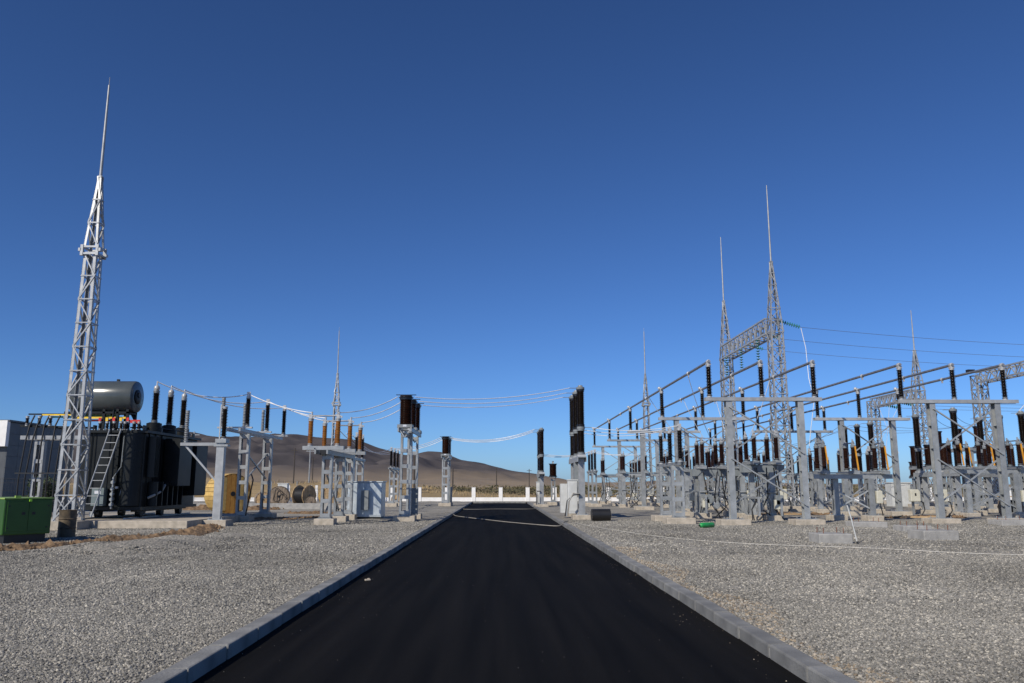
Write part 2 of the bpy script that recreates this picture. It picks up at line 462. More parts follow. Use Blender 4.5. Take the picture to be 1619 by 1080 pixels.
def n2(x, y, s, seed=0.0): return noise.noise(Vector((x * s, y * s, seed)))
def steppe_z(x, y):
    z = 0.0
    if y > 86:
        t = min(1, (y - 86) / 30)
        z += t * (0.35 * n2(x, y, .02, 3) + .15 * n2(x, y, .1, 5)) - .02 * t
    # earth bank beyond the fence, on the left
    if 92 < y < 150 and x < 10:
        t = math.exp(-((y - 112) / 11) ** 2); fx = min(1, max(0, (2 - x) / 18))
        z += t * fx * (2.1 + .8 * n2(x, y, .06, 9) + .25 * n2(x, y, .4, 2))
    return z
xs = [-9000, -3000, -1200, -500, -250] + list(np.arange(-160, 161, 4.0)) + [250, 500, 1200, 3000, 9000]
ys = [-3000, -300, -40, 0, 40, 80] + list(np.arange(86, 180, 3.0)) + [200, 240, 300, 400, 600, 900, 1400, 2500, 5000, 12000]
struct(obj("ground", grid_mesh("ground", [float(x) for x in xs], [float(y) for y in ys], steppe_z, STEPPE)))

HEAPS = [(-9.35, 20.0, 1.4, .6, .24, .35), (-8.3, 21.0, 1.0, .5, .20, .5), (-8.8, 23.0, 1.2, .55, .22, .4), (-8.2, 24.3, .8, .5, .13, .4), (-7.6, 24.6, .6, .45, .10, .3)]
def yard_z(x, y):
    z = G0 + .034 * n2(x, y, .4, 1) + .018 * n2(x, y, 1.5, 4)
    for hx, hy, a, b, h, an in HEAPS:
        dx, dy = x - hx, y - hy; c, s = math.cos(an), math.sin(an)
        u, w = (dx * c + dy * s) / a, (-dx * s + dy * c) / b
        q = u * u + w * w
        if q < 6: z += h * math.exp(-q) * (1 + .35 * n2(x, y, 2.2, 8))
    return z
KX = 2.60       # inner face of the kerb
KW = 0.20
def yard(sign):
    near = list(np.arange(KX + KW - .01, 16.0, .22)); far = list(np.arange(16.2, 34, .6)) + list(np.arange(35, 71, 5.0))
    X = [sign * float(x) for x in near + far]
    if sign < 0: X = X[::-1]
    Y = list(np.arange(-6, 3.5, 2.0)) + list(np.arange(3.6, 32, .22)) + list(np.arange(32.3, 50, .7)) + list(np.arange(51, 84.1, 1.5)) + [84.6]
    return struct(obj("gravel_yard", grid_mesh("gravel_yard", X, [float(y) for y in Y], yard_z, GRAVEL)))
yard(-1); yard(1)
struct(obj("gravel_strip", grid_mesh("gravel_strip", [-KX - KW, 0, KX + KW], [78.4, 80, 82, 84.6], lambda x, y: G0, GRAVEL)))
road = obj("road", grid_mesh("road", [-KX - .05, -1.3, 0, 1.3, KX + .05], [-8, 0, 20, 50, 78.2], lambda x, y: .012 + .02 * (1 - (x / 2.6) ** 2), ASPHALT)); struct(road)

kme = MB()
kme.box((0, 0, -.02), (KW, .978, .33))
kmesh = kme.mesh("kerb_stone", KERBM)
for sg in (-1, 1):
    kr = bpy.data.objects.new("kerb", None); COL.objects.link(kr); struct(kr)
    kr.location = (sg * (KX + KW / 2), 0, 0)
    for k in range(-4, 78):
        dx = .0045 * math.sin(k * 1.7 + sg) + rnd.uniform(-.002, .002)
        o = obj("kerb_stone", kmesh, kr, loc=(dx + rnd.uniform(-.005, .005), k + .7, rnd.uniform(-.007, .007)), rot=(rnd.uniform(-.004, .004), rnd.uniform(-.012, .012), rnd.uniform(-.007, .007)))
        b = bevel(o, .018, 2)
    # mortar between the stones
    MB().box((0, 36.5, -.03), (KW - .03, 82, .26)).part("mortar", CONC_GREY, kr)
ke = bpy.data.objects.new("kerb", None); COL.objects.link(ke); struct(ke); ke.location = (0, 78.3, 0)
for k in range(-2, 3): bevel(obj("kerb_stone", kmesh, ke, loc=(k * 1.0, 0, -.01), rot=(0, 0, math.pi / 2)), .018, 2)

# loose crushed stone near the camera: real stones scattered by geometry nodes
def scatter(name, poly, density, smin, smax, m, seed, zf=yard_z, flat=.7):
    # poly: rows of (y, x0, x1)
    v = []; f = []; nx = 14
    for y, a, b in poly:
        for i in range(nx + 1):
            x = a + (b - a) * i / nx; v.append((x, y, zf(x, y) + .002))
    for j in range(len(poly) - 1):
        for i in range(nx): f.append((j * (nx + 1) + i, j * (nx + 1) + i + 1, (j + 1) * (nx + 1) + i + 1, (j + 1) * (nx + 1) + i))
    me = bpy.data.meshes.new(name); me.from_pydata(v, [], f); me.update(); me.materials.append(m)
    o = struct(obj(name, me), "stuff")
    ng = bpy.data.node_groups.new(name + " scatter", 'GeometryNodeTree')
    ng.interface.new_socket("Geometry", in_out='INPUT', socket_type='NodeSocketGeometry')
    ng.interface.new_socket("Geometry", in_out='OUTPUT', socket_type='NodeSocketGeometry')
    N = ng.nodes; Lk = ng.links
    gi = N.new("NodeGroupInput"); go = N.new("NodeGroupOutput")
    dp = N.new("GeometryNodeDistributePointsOnFaces"); dp.inputs["Density"].default_value = density; dp.inputs["Seed"].default_value = seed
    Lk.new(gi.outputs[0], dp.inputs["Mesh"])
    jn = N.new("GeometryNodeJoinGeometry")
    for k in range(5):
        ico = N.new("GeometryNodeMeshIcoSphere"); ico.inputs["Subdivisions"].default_value = 1; ico.inputs["Radius"].default_value = 1
        sp = N.new("GeometryNodeSetPosition")
        nz = N.new("ShaderNodeTexNoise"); nz.noise_dimensions = '4D'; nz.inputs["W"].default_value = k * 3.7; nz.inputs["Scale"].default_value = .9
        vm = N.new("ShaderNodeVectorMath"); vm.operation = 'SUBTRACT'; vm.inputs[1].default_value = (.5, .5, .5)
        vs_ = N.new("ShaderNodeVectorMath"); vs_.operation = 'SCALE'; vs_.inputs["Scale"].default_value = 2.2
        Lk.new(nz.outputs["Color"], vm.inputs[0]); Lk.new(vm.outputs[0], vs_.inputs[0])
        Lk.new(ico.outputs[0], sp.inputs[0]); Lk.new(vs_.outputs[0], sp.inputs["Offset"])
        tr = N.new("GeometryNodeTransform"); tr.inputs["Scale"].default_value = (1, .55 + .1 * k, .5 + .06 * k)
        Lk.new(sp.outputs[0], tr.inputs[0])
        sm = N.new("GeometryNodeSetMaterial"); sm.inputs["Material"].default_value = m
        Lk.new(tr.outputs[0], sm.inputs[0])
        g2 = N.new("GeometryNodeGeometryToInstance"); Lk.new(sm.outputs[0], g2.inputs[0])
        Lk.new(g2.outputs[0], jn.inputs[0])
    ip = N.new("GeometryNodeInstanceOnPoints"); ip.inputs["Pick Instance"].default_value = True
    Lk.new(dp.outputs["Points"], ip.inputs["Points"]); Lk.new(jn.outputs[0], ip.inputs["Instance"])
    rr = N.new("FunctionNodeRandomValue"); rr.data_type = 'FLOAT_VECTOR'
    rr.inputs[0].default_value = (-.6, -.6, 0); rr.inputs[1].default_value = (.6, .6, 6.28)
    rs = N.new("FunctionNodeRandomValue"); rs.data_type = 'FLOAT'
    rs.inputs[2].default_value = smin; rs.inputs[3].default_value = smax; rs.inputs["Seed"].default_value = 5
    Lk.new(rr.outputs[0], ip.inputs["Rotation"]); Lk.new(rs.outputs[1], ip.inputs["Scale"])
    Lk.new(ip.outputs[0], go.inputs[0])
    o.modifiers.new("scatter", 'NODES').node_group = ng
    return o
def rows(sign, y0, y1, n, pad=2.0):
    r = []
    for k in range(n + 1):
        y = y0 + (y1 - y0) * k / n; a = sign * (KX + KW + .015); b = sign * (.64 * y + pad)
        r.append((y, min(a, b), max(a, b)))
    return r
for sg, sd in ((-1, 1), (1, 2)):
    scatter("gravel", rows(sg, 3.6, 11, 24), 1900, .007, .020, STONE, sd)
    scatter("gravel", rows(sg, 11, 19, 24), 700, .009, .025, STONE, sd + 5)
    scatter("gravel", rows(sg, 19, 38, 44), 190, .011, .032, STONE, sd + 9)
scatter("gravel", [(y, KX + KW + .01, KX + KW + .45 + .25 * math.sin(y * 1.3)) for y in np.arange(4, 22, .5)], 380, .008, .030, STONE_TAN, 31)

def road_z(x, y): return .014 + .02 * (1 - (x / 2.6) ** 2)
scatter("grit", [(float(y), -KX - .0, -KX + .30 + .12 * math.sin(y * 2.1)) for y in np.arange(5, 34, .6)], 14, .002, .006, STONE, 41, road_z)
scatter("grit", [(float(y), KX - .34 + .14 * math.sin(y * 1.7), KX) for y in np.arange(5, 34, .6)], 18, .002, .007, STONE_TAN, 43, road_z)
scatter("grit", [(float(y), -2.3, 2.3) for y in np.arange(4, 30, 1.0)], 2.0, .0015, .0045, STONE, 47, road_z)
# ------------------------------------------------------------------ hills and far steppe
PROF = [(-900, 690), (-600, 672), (-300, 668), (0, 676), (200, 682), (300, 684), (335, 690), (395, 693), (440, 688), (475, 688), (520, 694), (560, 695), (595, 705), (640, 718), (675, 713), (700, 716),
        (730, 727), (765, 732), (800, 741), (850, 750), (880, 757), (920, 763), (1000, 761), (1080, 758), (1150, 762), (1300, 765), (1500, 764), (1700, 766), (2400, 767)]
HD = 1700.0
hx = [(p - 790) / 1282 * HD for p, _ in PROF]; hz = [(768 - y) / 1282 * HD for _, y in PROF]
def hill_z(x, y):
    # sight line through (x, y): ridge profile is measured at HD
    zr = float(np.interp(x, hx, hz))
    t = (y - 560) / (HD - 560)
    if t < 0: return -3.0
    g = t ** 1.45 if t < 1 else max(0, 1 - (t - 1) * 1.2)
    fold = noise.ridged_multi_fractal(Vector((x * .0068 + .25 * n2(x, y, .004, 3), y * .0030, 1.3)), .9, 2.2, 7, 1.0, 2.0)
    fold = (fold - 1.1) * .34 + .05 * n2(x, y, .03, 4)
    edge = 1 - min(1, abs(t - 1) * 2.6)
    f = 1 + fold * (1 - .94 * max(0, edge)) * 1.6
    return -3 + (zr + 3) * g * f + 2.5 * n2(x, y, .02, 6) * min(1, t * 3)
HX = [float(x) for x in list(np.arange(-2600, -1400, 60)) + list(np.arange(-1400, 1000, 9)) + list(np.arange(1000, 2600, 60))]
HY = [float(y) for y in list(np.arange(560, 1100, 22)) + list(np.arange(1100, 1800, 12)) + list(np.arange(1800, 2500, 60))]
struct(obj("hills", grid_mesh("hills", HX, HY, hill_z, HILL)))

# low scrub outside the fence: one mass nobody could count
def leafy(mb, c, rx, ry, rz, n, s, r):
    for _ in range(n):
        while True:
            u = Vector((r.uniform(-1, 1), r.uniform(-1, 1), r.uniform(-1, 1)))
            if .15 < u.length < 1: break
        k = .75 + .25 * r.random()
        p = Vector((c[0] + u.x * rx * k, c[1] + u.y * ry * k, c[2] + u.z * rz * k))
        a = Vector((r.gauss(0, 1), r.gauss(0, 1), r.gauss(0, 1))).normalized(); b = a.orthogonal().normalized()
        w = s * r.uniform(.6, 1.4)
        i = len(mb.v)
        mb.v += [tuple(p - a * w), tuple(p + b * w * .5), tuple(p + a * w), tuple(p - b * w * .5)]
        mb.f.append((i, i + 1, i + 2, i + 3))
sr = random.Random(21)
mb = MB()
for _ in range(520):
    y = sr.uniform(135, 330); px = sr.uniform(560, 1560)
    x = (px - 790) / 1282 * y
    h = sr.uniform(.9, 2.0) * (1 + .25 * n2(x, y, .02, 2))
    leafy(mb, (x, y, steppe_z(x, y) + h * .45), h * sr.uniform(1.2, 2.6), h * 1.2, h * .7, 46, .26, sr)
struct(obj("scrub", mb.mesh("scrub", SHRUBM)), "stuff")
mb = MB()
for _ in range(70):
    y = sr.uniform(124, 170); px = sr.uniform(200, 560); x = (px - 790) / 1282 * y; h = sr.uniform(.6, 1.2)
    leafy(mb, (x, y, steppe_z(x, y) + h * .4), h * 2.2, h * 1.2, h * .6, 46, .24, sr)
struct(obj("scrub", mb.mesh("scrub", SHRUBM)), "stuff")
# dry grass tufts on the bank and verge
mb = MB()
for _ in range(5200):
    y = sr.uniform(88, 132); x = sr.uniform(-.62 * y, .66 * y)
    if n2(x, y, .08, 12) < -.25: continue
    z = steppe_z(x, y)
    for _k in range(3):
        a = sr.uniform(0, 6.28); h = sr.uniform(.18, .5); i = len(mb.v)
        xx, yy = x + sr.gauss(0, .15), y + sr.gauss(0, .15)
        mb.v += [(xx - .05 * math.cos(a), yy - .05 * math.sin(a), z), (xx + .05 * math.cos(a), yy + .05 * math.sin(a), z), (xx + sr.gauss(0, .12), yy, z + h)]
        mb.f.append((i, i + 1, i + 2))
struct(obj("dry_grass", mb.mesh("dry_grass", STRAW)), "stuff")

# ------------------------------------------------------------------ perimeter fence
FY = 84.0
fence = thing("perimeter_fence", "white plinth and pillar fence with dark bars closing the far end of yard", "fence", (0, FY, 0))
MB().box((8, 0, .24), (110, .30, .48)).part("plinth", WHITE, fence)
pil = MB().box((0, 0, .9), (.38, .40, 1.5)).box((0, 0, 1.665), (.44, .46, .03)).mesh("pillar", WHITE)
pan = MB()
for z in (.58, 1.42): pan.box((0, 0, z), (2.37, .035, .035))
for k in range(19): pan.box((-1.11 + k * .1235, 0, 1.0), (.018, .018, .92))
panm = pan.mesh("bar_panel", FENCEWIRE)
k0 = -10.9
i = 0
while k0 + i * 2.75 < 62:
    x = k0 + i * 2.75
    obj("pillar", pil, fence, loc=(x, 0, -.18))
    obj("bar_panel", panm, fence, loc=(x + 1.375, 0, -.12)); i += 1
for x in (-21.9, -21.3, -19.1, -18.5): MB().box((x, -.4, .85), (.24, .2, 1.7)).part("pillar", WHITE, fence)
mf = thing("mesh_fence", "grey wire mesh fence with thin steel posts beyond the cable drums", "fence", (0, FY - 1.2, 0))
wm = MB()
for k in range(18): 
    MB().box((-56 + k * 2.55, 0, 1.05), (.07, .07, 2.1)).part("post", GALV, mf)
for z in (.5, .9, 1.3, 1.7, 2.05): wm.box((-34.3, 0, z), (43.4, .012, .014))
for k in range(360): wm.box((-56 + k * .12, .008, 1.2), (.007, .007, 1.7))
wm.part("wire_mesh", FENCEWIRE, mf)

# ------------------------------------------------------------------ building at the left edge
bd = thing("control_building", "slate grey clad building with pale fascia at the left edge", "building", (-27.75, 46.4, 0))
MB().box((-6, 3.2, 2.6), (11.9, 6.3, 5.2)).part("wall", CLAD, bd)
pm = MB().box((0, 0, 0), (.05, 1.05, .62)).mesh("cladding_panel", CLAD)
for r_ in range(8):
    for c_ in range(6): obj("cladding_panel", pm, bd, loc=(-.03, .58 + c_ * 1.065, .42 + r_ * .635))
MB().box((-6, -.12, 4.55), (12.1, .3, 1.45)).part("fascia", WHITE, bd)
MB().box((-6, 3.2, 5.27), (12.2, 6.7, .1)).part("roof", CLAD, bd)
MB().box((-6, .02, 1.9), (11, .05, 3.6)).part("opening_shade_panel", BLACKP, bd)  # flat black sheet painted in for the shade inside the open bay
yf = thing("mesh_fence", "grey mesh fence between green generator and slate building", "fence", (-24, 42.5, G0))
for x in (-5.0, -2.4, .2, 2.6): MB().tube([(x, 0, 0), (x, 0, 1.95)], .035, 8).part("post", GALV_LIGHT, yf)
wm = MB()
for z in (.1, .5, .9, 1.3, 1.7, 1.9): wm.box((-1.2, 0, z), (7.6, .005, .005))
for k in range(51): wm.box((-5 + k * .15, 0, 1.0), (.004, .004, 1.85))
wm.part("wire_mesh", FENCEWIRE, yf)

def bush(name, label, loc, h, r_, n, seed, group=None):
    t = thing(name, label, "bush", loc, group=group); r = random.Random(seed)
    tr = MB()
    for k in range(6):
        a = r.uniform(0, 6.28); d = r.uniform(.1, .5) * r_
        tr.tube([(0, 0, 0), (d * .4 * math.cos(a), d * .4 * math.sin(a), h * .4), (d * math.cos(a), d * math.sin(a), h * .8)], [.05, .035, .01], 6)
    tr.part("stem", BARK, t)
    m_ = MB()
    for k in range(9):
        a = r.uniform(0, 6.28); d = r.uniform(0, .6) * r_
        leafy(m_, (d * math.cos(a), d * math.sin(a), h * r.uniform(.35, .8)), r_ * .5, r_ * .5, h * .24, n, .07, r)
    m_.part("crown", LEAF, t)
bush("bush", "dark green bush behind the green generator", (-23.9, 43.6, G0), 2.3, 1.1, 220, 4)

# ------------------------------------------------------------------ lattice masts
def lattice(root, levels, cx=0, cy=0, leg_w=.115, br=.044, single=True, parts=True, m=GALV_LIGHT, xfirst=True):
    """levels: list of (z, halfwidth). legs + horizontals + diagonals."""
    legs = []
    for sx, sy in ((-1, -1), (1, -1), (1, 1), (-1, 1)):
        mb = MB()
        for (z0, h0), (z1, h1) in zip(levels[:-1], levels[1:]):
            mb.angle((cx + sx * h0, cy + sy * h0, z0), (cx + sx * h1, cy + sy * h1, z1), leg_w, .016, (-sx, 0, 0), (0, -sy, 0))
        mb.part("leg", m, root)
    allb = MB(); cor = ((-1, -1), (1, -1), (1, 1), (-1, 1))
    for k, ((z0, h0), (z1, h1)) in enumerate(zip(levels[:-1], levels[1:])):
        for q in range(4):
            a, b = cor[q], cor[(q + 1) % 4]
            A0 = (cx + a[0] * h0, cy + a[1] * h0, z0); B0 = (cx + b[0] * h0, cy + b[1] * h0, z0)
            A1 = (cx + a[0] * h1, cy + a[1] * h1, z1); B1 = (cx + b[0] * h1, cy + b[1] * h1, z1)
            bars = [("strut", A1, B1)]
            bars.append(("brace", A0, B1) if (k + q) % 2 else ("brace", B0, A1))
            if (k == 0 and xfirst) or not single: bars.append(("brace", B0, A1) if (k + q) % 2 else ("brace", A0, B1))
            for nm, p, r_ in bars:
                if parts: MB().bar(p, r_, br, br).part(nm, m, root)
                else: allb.bar(p, r_, br, br)
    if not parts: allb.part("bracing", m, root)
def mast(label, x, y, zj, hw0, hw1, zt, ztip, npan=10, parts=True, group=None, collar=True):
    t = thing("lightning_mast", label, "mast", (x, y, G0), group=group)
    z0 = .30
    lv = [(z0 + (zj - z0) * k / npan, hw0 + (hw1 - hw0) * k / npan) for k in range(npan + 1)]
    lattice(t, lv, parts=parts)
    up = [(zj + .25 + (zt - zj - .25) * k / 3, (hw1 + .03) * (1 - k / 3) + .07 * k / 3) for k in range(4)]
    lattice(t, up, parts=parts, leg_w=.09, br=.045, xfirst=False)
    c = MB()
    h = hw1 + .05
    for s in (-1, 1):
        for z in (zj - .05, zj + .22):
            c.box((0, s * h, z), (2 * h + .12, .06, .07)); c.box((s * h, 0, z), (.06, 2 * h + .04, .07))
        for s2 in (-1, 1): c.box((s * h, s2 * h, zj + .08), (.10, .10, .42)); 
    if collar:
        for s in (-1, 1):
            c.box((s * (h + .08), -h, zj + .1), (.10, .10, .12)); c.box((s * (h + .06), h, zj + .02), (.08, .14, .10))
    c.part("collar", GALV_LIGHT, t)
    MB().tube([(0, 0, zt - .5), (0, 0, zt + (ztip - zt) * .55), (0, 0, ztip - .35)], [.062, .05, .036], 10).tube([(0, 0, ztip - .36), (0, 0, ztip)], .012, 6).part("lightning_rod", GALV_LIGHT, t, 40)
    footing(t, .05, 0, 2 * hw0 + .42, 2 * hw0 + .5, .30)
    return t
mast("tall lattice lightning mast in front of the transformer beside the green generator", -15.62, 30.3, 10.3, .385, .24, 13.42, 17.63, 11)
mast("distant lattice lightning mast on the left, above the breaker switch frames", -15.9, 79.0, 9.3, .42, .25, 12.4, 17.0, 9, False, collar=True)
mast("distant lattice lightning mast left of the nearer gantry, behind the busbars", 14.3, 79.0, 9.3, .42, .25, 12.4, 17.0, 9, False)

# ------------------------------------------------------------------ transformer
pl = obj("plinth_slab", MB().box((-14.85, 34.6, .17), (6.8, 8.0, .42)).mesh("plinth_slab", CONC)); bevel(pl, .02, 2)
tag(pl, "long pale concrete plinth under the big transformer", "plinth")
T = thing("power_transformer", "large dark grey power transformer with conservator drum on the concrete plinth", "transformer", (-15.6, 35.1, .38))
def TB(name, c, d, m=TANK, bev=.02):
    o = MB().box(c, d).part(name, m, T); bevel(o, bev, 2); return o
# tank x -1.6..1.75, y -2.75..2.75, z .42..3.4
tank = TB("tank", (.53, 0, 1.85), (2.24, 5.5, 2.95))
rim = MB()
rim.box((.53, 0, 3.37), (2.5, 5.8, .10)).box((.53, 0, .40), (2.45, 5.75, .12))
for k in range(9): rim.box((1.66, -2.4 + k * .6, 1.88), (.05, .10, 2.85)) if k < 3 else None
for k in range(5): rim.box((-1.1 + k * .58, -2.80, 1.95), (.07, .10, 2.7)) if k > 2 else None
rim.part("stiffener", TANK, tank)
# round bolted front corner panels
MB().lathe([(.42, .5), (.42, 3.3)], (1.2, -2.62, 0), 20).part("corner_shell", TANK, tank, 40)
for (rx, ry, rz0, rz1, nn) in ((2.02, -.35, 1.25, 3.2, 9), (2.02, 1.55, .85, 3.05, 9), (-.93, -1.5, .9, 3.1, 9), (-.93, 1.2, .9, 3.1, 9)):
    rb = MB()
    for k in range(nn): rb.box((0, (k - nn / 2 + .5) * .16, (rz0 + rz1) / 2), (.62, .035, rz1 - rz0))
    for z in (rz0 + .12, rz1 - .12): rb.tube([(-.0, -nn * .08, z), (-.0, nn * .08, z)], .06, 8)
    rb.box((.318 if rx > 0 else -.318, 0, (rz0 + rz1) / 2), (.02, nn * .16 - .1, rz1 - rz0 - .05))
    o = rb.part("radiator", TANK, T); o.location = (rx, ry, 0)
low = MB()
for k in range(6): low.box((1.85, -2.2 + k * .52, .95), (.36, .07, .95))
low.part("lower_rib", TANK, T)
for sx in (-.3, 1.3):
    for sy in (-2.0, 0, 2.0):
        MB().lathe([(.05, -.1), (.2, -.1), (.22, -.07), (.17, -.06), (.17, .09), (.05, .1)], (sx, sy, .2), 16, Matrix.Rotation(math.pi / 2, 3, 'Y')).part("wheel", BLACKP, T, 40)
MB().box((-.3, 0, .31), (.25, 5.0, .10)).box((1.3, 0, .31), (.25, 5.0, .10)).part("undercarriage", TANK, T)
for sx in (-.3, 1.3): MB().box((sx, 0, .03), (.07, 6.6, .06)).part("rail", GALV, T)
# conservator, axis along X
M90 = Matrix.Rotation(math.pi / 2, 3, 'Y')
cons = MB().lathe([(.50, -1.25), (.60, -1.22), (.66, -1.12), (.66, 1.30), (.635, 1.37), (.60, 1.385)], (-.75, -1.5, 4.87), 40, M90).part("conservator", TANKGREY, T, 35)
MB().lathe([(.30, 0), (.30, .03), (.27, .05), (.12, .06)], (.634, -1.5, 4.87), 24, M90).part("end_cover", TANK, cons, 35)
g = MB(); g.lathe([(.11, 0), (.11, .07)], (.66, -1.5, 4.95), 16, M90); g.part("oil_gauge", BLACKP, cons, 35)
MB().box((-.2, -1.5, 5.56), (.10, .10, .1)).box((-1.3, -1.5, 5.55), (.06, .06, .08)).part("filler_cap", TANK, cons)
sp = MB()
for x in (-.5, .05, .45):
    for y in (-1.85, -1.15): sp.box((x, y, 3.9), (.10, .10, 1.0))
sp.box((-.8, -1.5, 4.20), (2.6, .8, .08))
sp.part("conservator_stand", TANK, T)
pp = MB()
pp.tube([(.3, -1.3, 4.3), (.5, -1.2, 3.9), (.5, -.6, 3.7), (.4, .4, 3.65), (.4, 1.6, 3.6)], .05, 8)
pp.tube([(-.1, -1.9, 4.3), (-.1, -1.95, 3.6), (.3, -2.0, 3.5)], .04, 8)
pp.tube([(.9, -2.5, 3.55), (1.5, -1.0, 3.62), (1.6, 1.0, 3.62), (1.5, 2.3, 3.55)], .025, 8)
pp.tube([(-.35, -2.86, 3.35), (-.35, -2.86, 1.2)], .02, 6).tube([(.35, -2.9, 3.3), (.35, -2.9, 1.1)], .02, 6)
pp.tube([(-.5, -2.86, 3.3), (-.5, -2.86, .7)], .03, 6)
pp.part("pipe", TANK, T, 50)
# high voltage bushings on turrets
TOPB = []
for k, y in enumerate((-1.3, .2, 1.7)):
    tu = MB().lathe([(.34, 3.38), (.34, 3.60), (.30, 3.62), (.30, 3.80), (.24, 3.82), (.20, 3.84)], (1.32, y, 0), 20).part("turret", TANK, T, 40)
    zt = insulator(T, 'bushing', (1.32, y, 3.83), "bushing")
    MB().lathe([(.06, -.02), (.10, .03), (.122, .10), (.10, .18), (.05, .22), (.025, .24), (.025, .40), (.012, .41)], (1.32, y, zt), 16).part("bushing_cap", CLAMP, T, 60)
    TOPB.append((1.32 - 15.6, 35.1 + y, zt + .38 + .38))
# low voltage bushings with coloured phase bars over the left half
for k in range(5):
    insulator(T, 'small', (-.5 + k * .28, -2.1, 3.42), "low_voltage_bushing")
for k, (z, m_, y) in enumerate(((4.00, PAINT_Y, -1.75), (3.90, PAINT_R, -1.6), (4.10, PAINT_G, -1.45))):
    MB().box((-.75 - .1 * k, y, z), (2.2 - .3 * k, .03, .08)).part("phase_bar", m_, T)
for k in range(5): MB().box((-.6 + k * .28, -1.95, 3.92), (.10, .05, .14)).part("phase_mark", (PAINT_R, PAINT_Y)[k % 2], T)
MB().box((.75, -1.9, 3.84), (.5, .06, .12)).part("phase_bar", PAINT_R, T)
for x in (.55, .9, 1.1): insulator(T, 'small', (x, -2.2, 3.4), "low_voltage_bushing")
# marshalling box, ladder, valves
MB().box((.12, -2.95, .85), (.46, .30, .68)).part("marshalling_box", CABINETGREY, T)
MB().box((.12, -3.103, 1.02), (.24, .006, .12)).part("sticker", STICKER, T)
ld = MB()
for s in (-1, 1): ld.bar((-.02 + s * .22, -3.62, .1), (.52 + s * .22, -2.95, 3.45), .05, .03)
lad = ld.part("ladder", GALV_LIGHT, T)
rg = MB()
for k in range(11):
    t = (k + .7) / 11.5; c = (-.02 + .54 * t, -3.62 + .67 * t, .1 + 3.35 * t); rg.box(c, (.42, .025, .025))
rg.part("rung", GALV_LIGHT, lad)
vv = MB()
for k, z in enumerate((.55, .75, .95, 1.15, 1.4)): vv.lathe([(.07, -.06), (.07, .06)], (.62, -2.98, z), 10, Matrix.Rotation(math.pi / 2, 3, 'X'))
vv.tube([(.62, -2.98, .4), (.62, -2.98, 1.6)], .035, 8)
vv.part("valve", GALV, T, 40)
MB().lathe([(.05, 0), (.05, .1)], (.80, -2.97, 1.2), 10, Matrix.Rotation(math.pi / 2, 3, 'X')).part("valve", CLAMP, T)
MB().lathe([(.06, 0), (.06, .14)], (1.72, -2.1, 1.0), 10, M90).part("valve", CLAMP, T)

for x, y in ((-.45, -2.6), (1.5, -2.6), (1.5, 2.6), (-.45, 2.6)): MB().box((x, y, 3.5), (.06, .22, .26)).part("lifting_lug", TANK, T)
for z in (1.0, 2.6): MB().box((1.3, -2.83, z), (.5, .12, .05)).part("bracket", TANK, T)
MB().box((.95, -2.775, 2.3), (.34, .03, .24)).part("nameplate", SHEET, T)
MB().lathe([(.12, 3.4), (.14, 3.45), (.14, 3.62), (.08, 3.68)], (.7, -.6, 0), 14).part("relief_valve", GREYPAINT, T, 40)
for k in range(7): MB().box((1.83, -2.5 + k * .07, 2.4), (.26, .02, 1.6)).part("cooling_fin", TANK, T)
for k in range(12): MB().lathe([(.025, 0), (.025, .05)], (-.5 + k * .18, -2.87, 3.41), 6).part("cover_bolt", GALV, T)
pq = MB()
pq.tube([(1.72, -2.3, .8), (1.95, -2.3, .9), (1.95, -1.6, 1.05), (1.95, -1.3, 1.3)], .05, 8).tube([(.85, -2.86, 3.2), (.85, -2.92, 2.0), (.62, -2.98, 1.6)], .018, 6).tube([(1.0, -2.86, 3.2), (1.0, -2.9, 1.5), (.9, -2.95, .9)], .018, 6)
pq.part("pipe", GREYPAINT, T, 50)

# low-voltage bus bridge left of the transformer
B = thing("bus_bridge", "steel frame with coloured phase bars and black cables left of the transformer", "bus frame", (-18.95, 34.0, G0))
c = MB(); battened(c, 0, 0, .2, 3.4, .40, .22, .7); c.part("post", GALV_LIGHT, B)
c = MB(); battened(c, 2.0, 1.0, .2, 3.4, .40, .22, .7); c.part("post", GALV_LIGHT, B)
footing(B, 0, 0, .9, .8, .2); footing(B, 2.0, 1.0, .9, .8, .2)
MB().bar((-.75, -.15, 3.5), (2.6, -.15, 3.5), .12, .16).bar((-.7, .2, 3.5), (2.6, .8, 3.5), .12, .16).part("beam", GALV_LIGHT, B)
MB().bar((-.85, -.1, 3.98), (2.2, -.1, 3.9), .10, .08).bar((-.2, -.1, 3.58), (-.2, -.1, 3.95), .08, .08).bar((1.6, -.1, 3.58), (1.6, -.1, 3.9), .08, .08).part("crossbar", TANK, B)
for x in (-.6, -.1, .35, .95, 1.5): insulator(B, 'small', (x, -.1, 3.98))
for z, m_, x0, x1, y in ((4.44, PAINT_Y, 0, 1.9, -.1), (4.36, PAINT_G, .3, 2.1, 0), (4.48, TANK, -.65, .9, .05)):
    MB().box(((x0 + x1) / 2, y, z), (x1 - x0, .05, .06)).part("phase_bar", m_, B)
for k, (x0, x1) in enumerate(((-.3, -.6), (.0, -.35), (.3, .1), (.75, .55), (1.1, .85))):
    MB().tube([(x0, -.12, 4.42), (x0 - .12, -.2, 4.0), (x0 + (x1 - x0) * .55, -.32, 3.3), (x1, -.3, 1.8), (x1 - .02, -.25, .1)], .032, 8).part("cable", BLACKCABLE, B, 60)
MB().box((.25, -.33, 2.05), (2.0, .03, .05)).box((.25, -.33, .95), (2.0, .03, .05)).part("cable_rack", BLACKP, B)

# ------------------------------------------------------------------ generator, barrel
Gn = thing("diesel_generator", "green canopied generator set at the left edge", "generator", (-12.62, 23.55, G0), R(51))
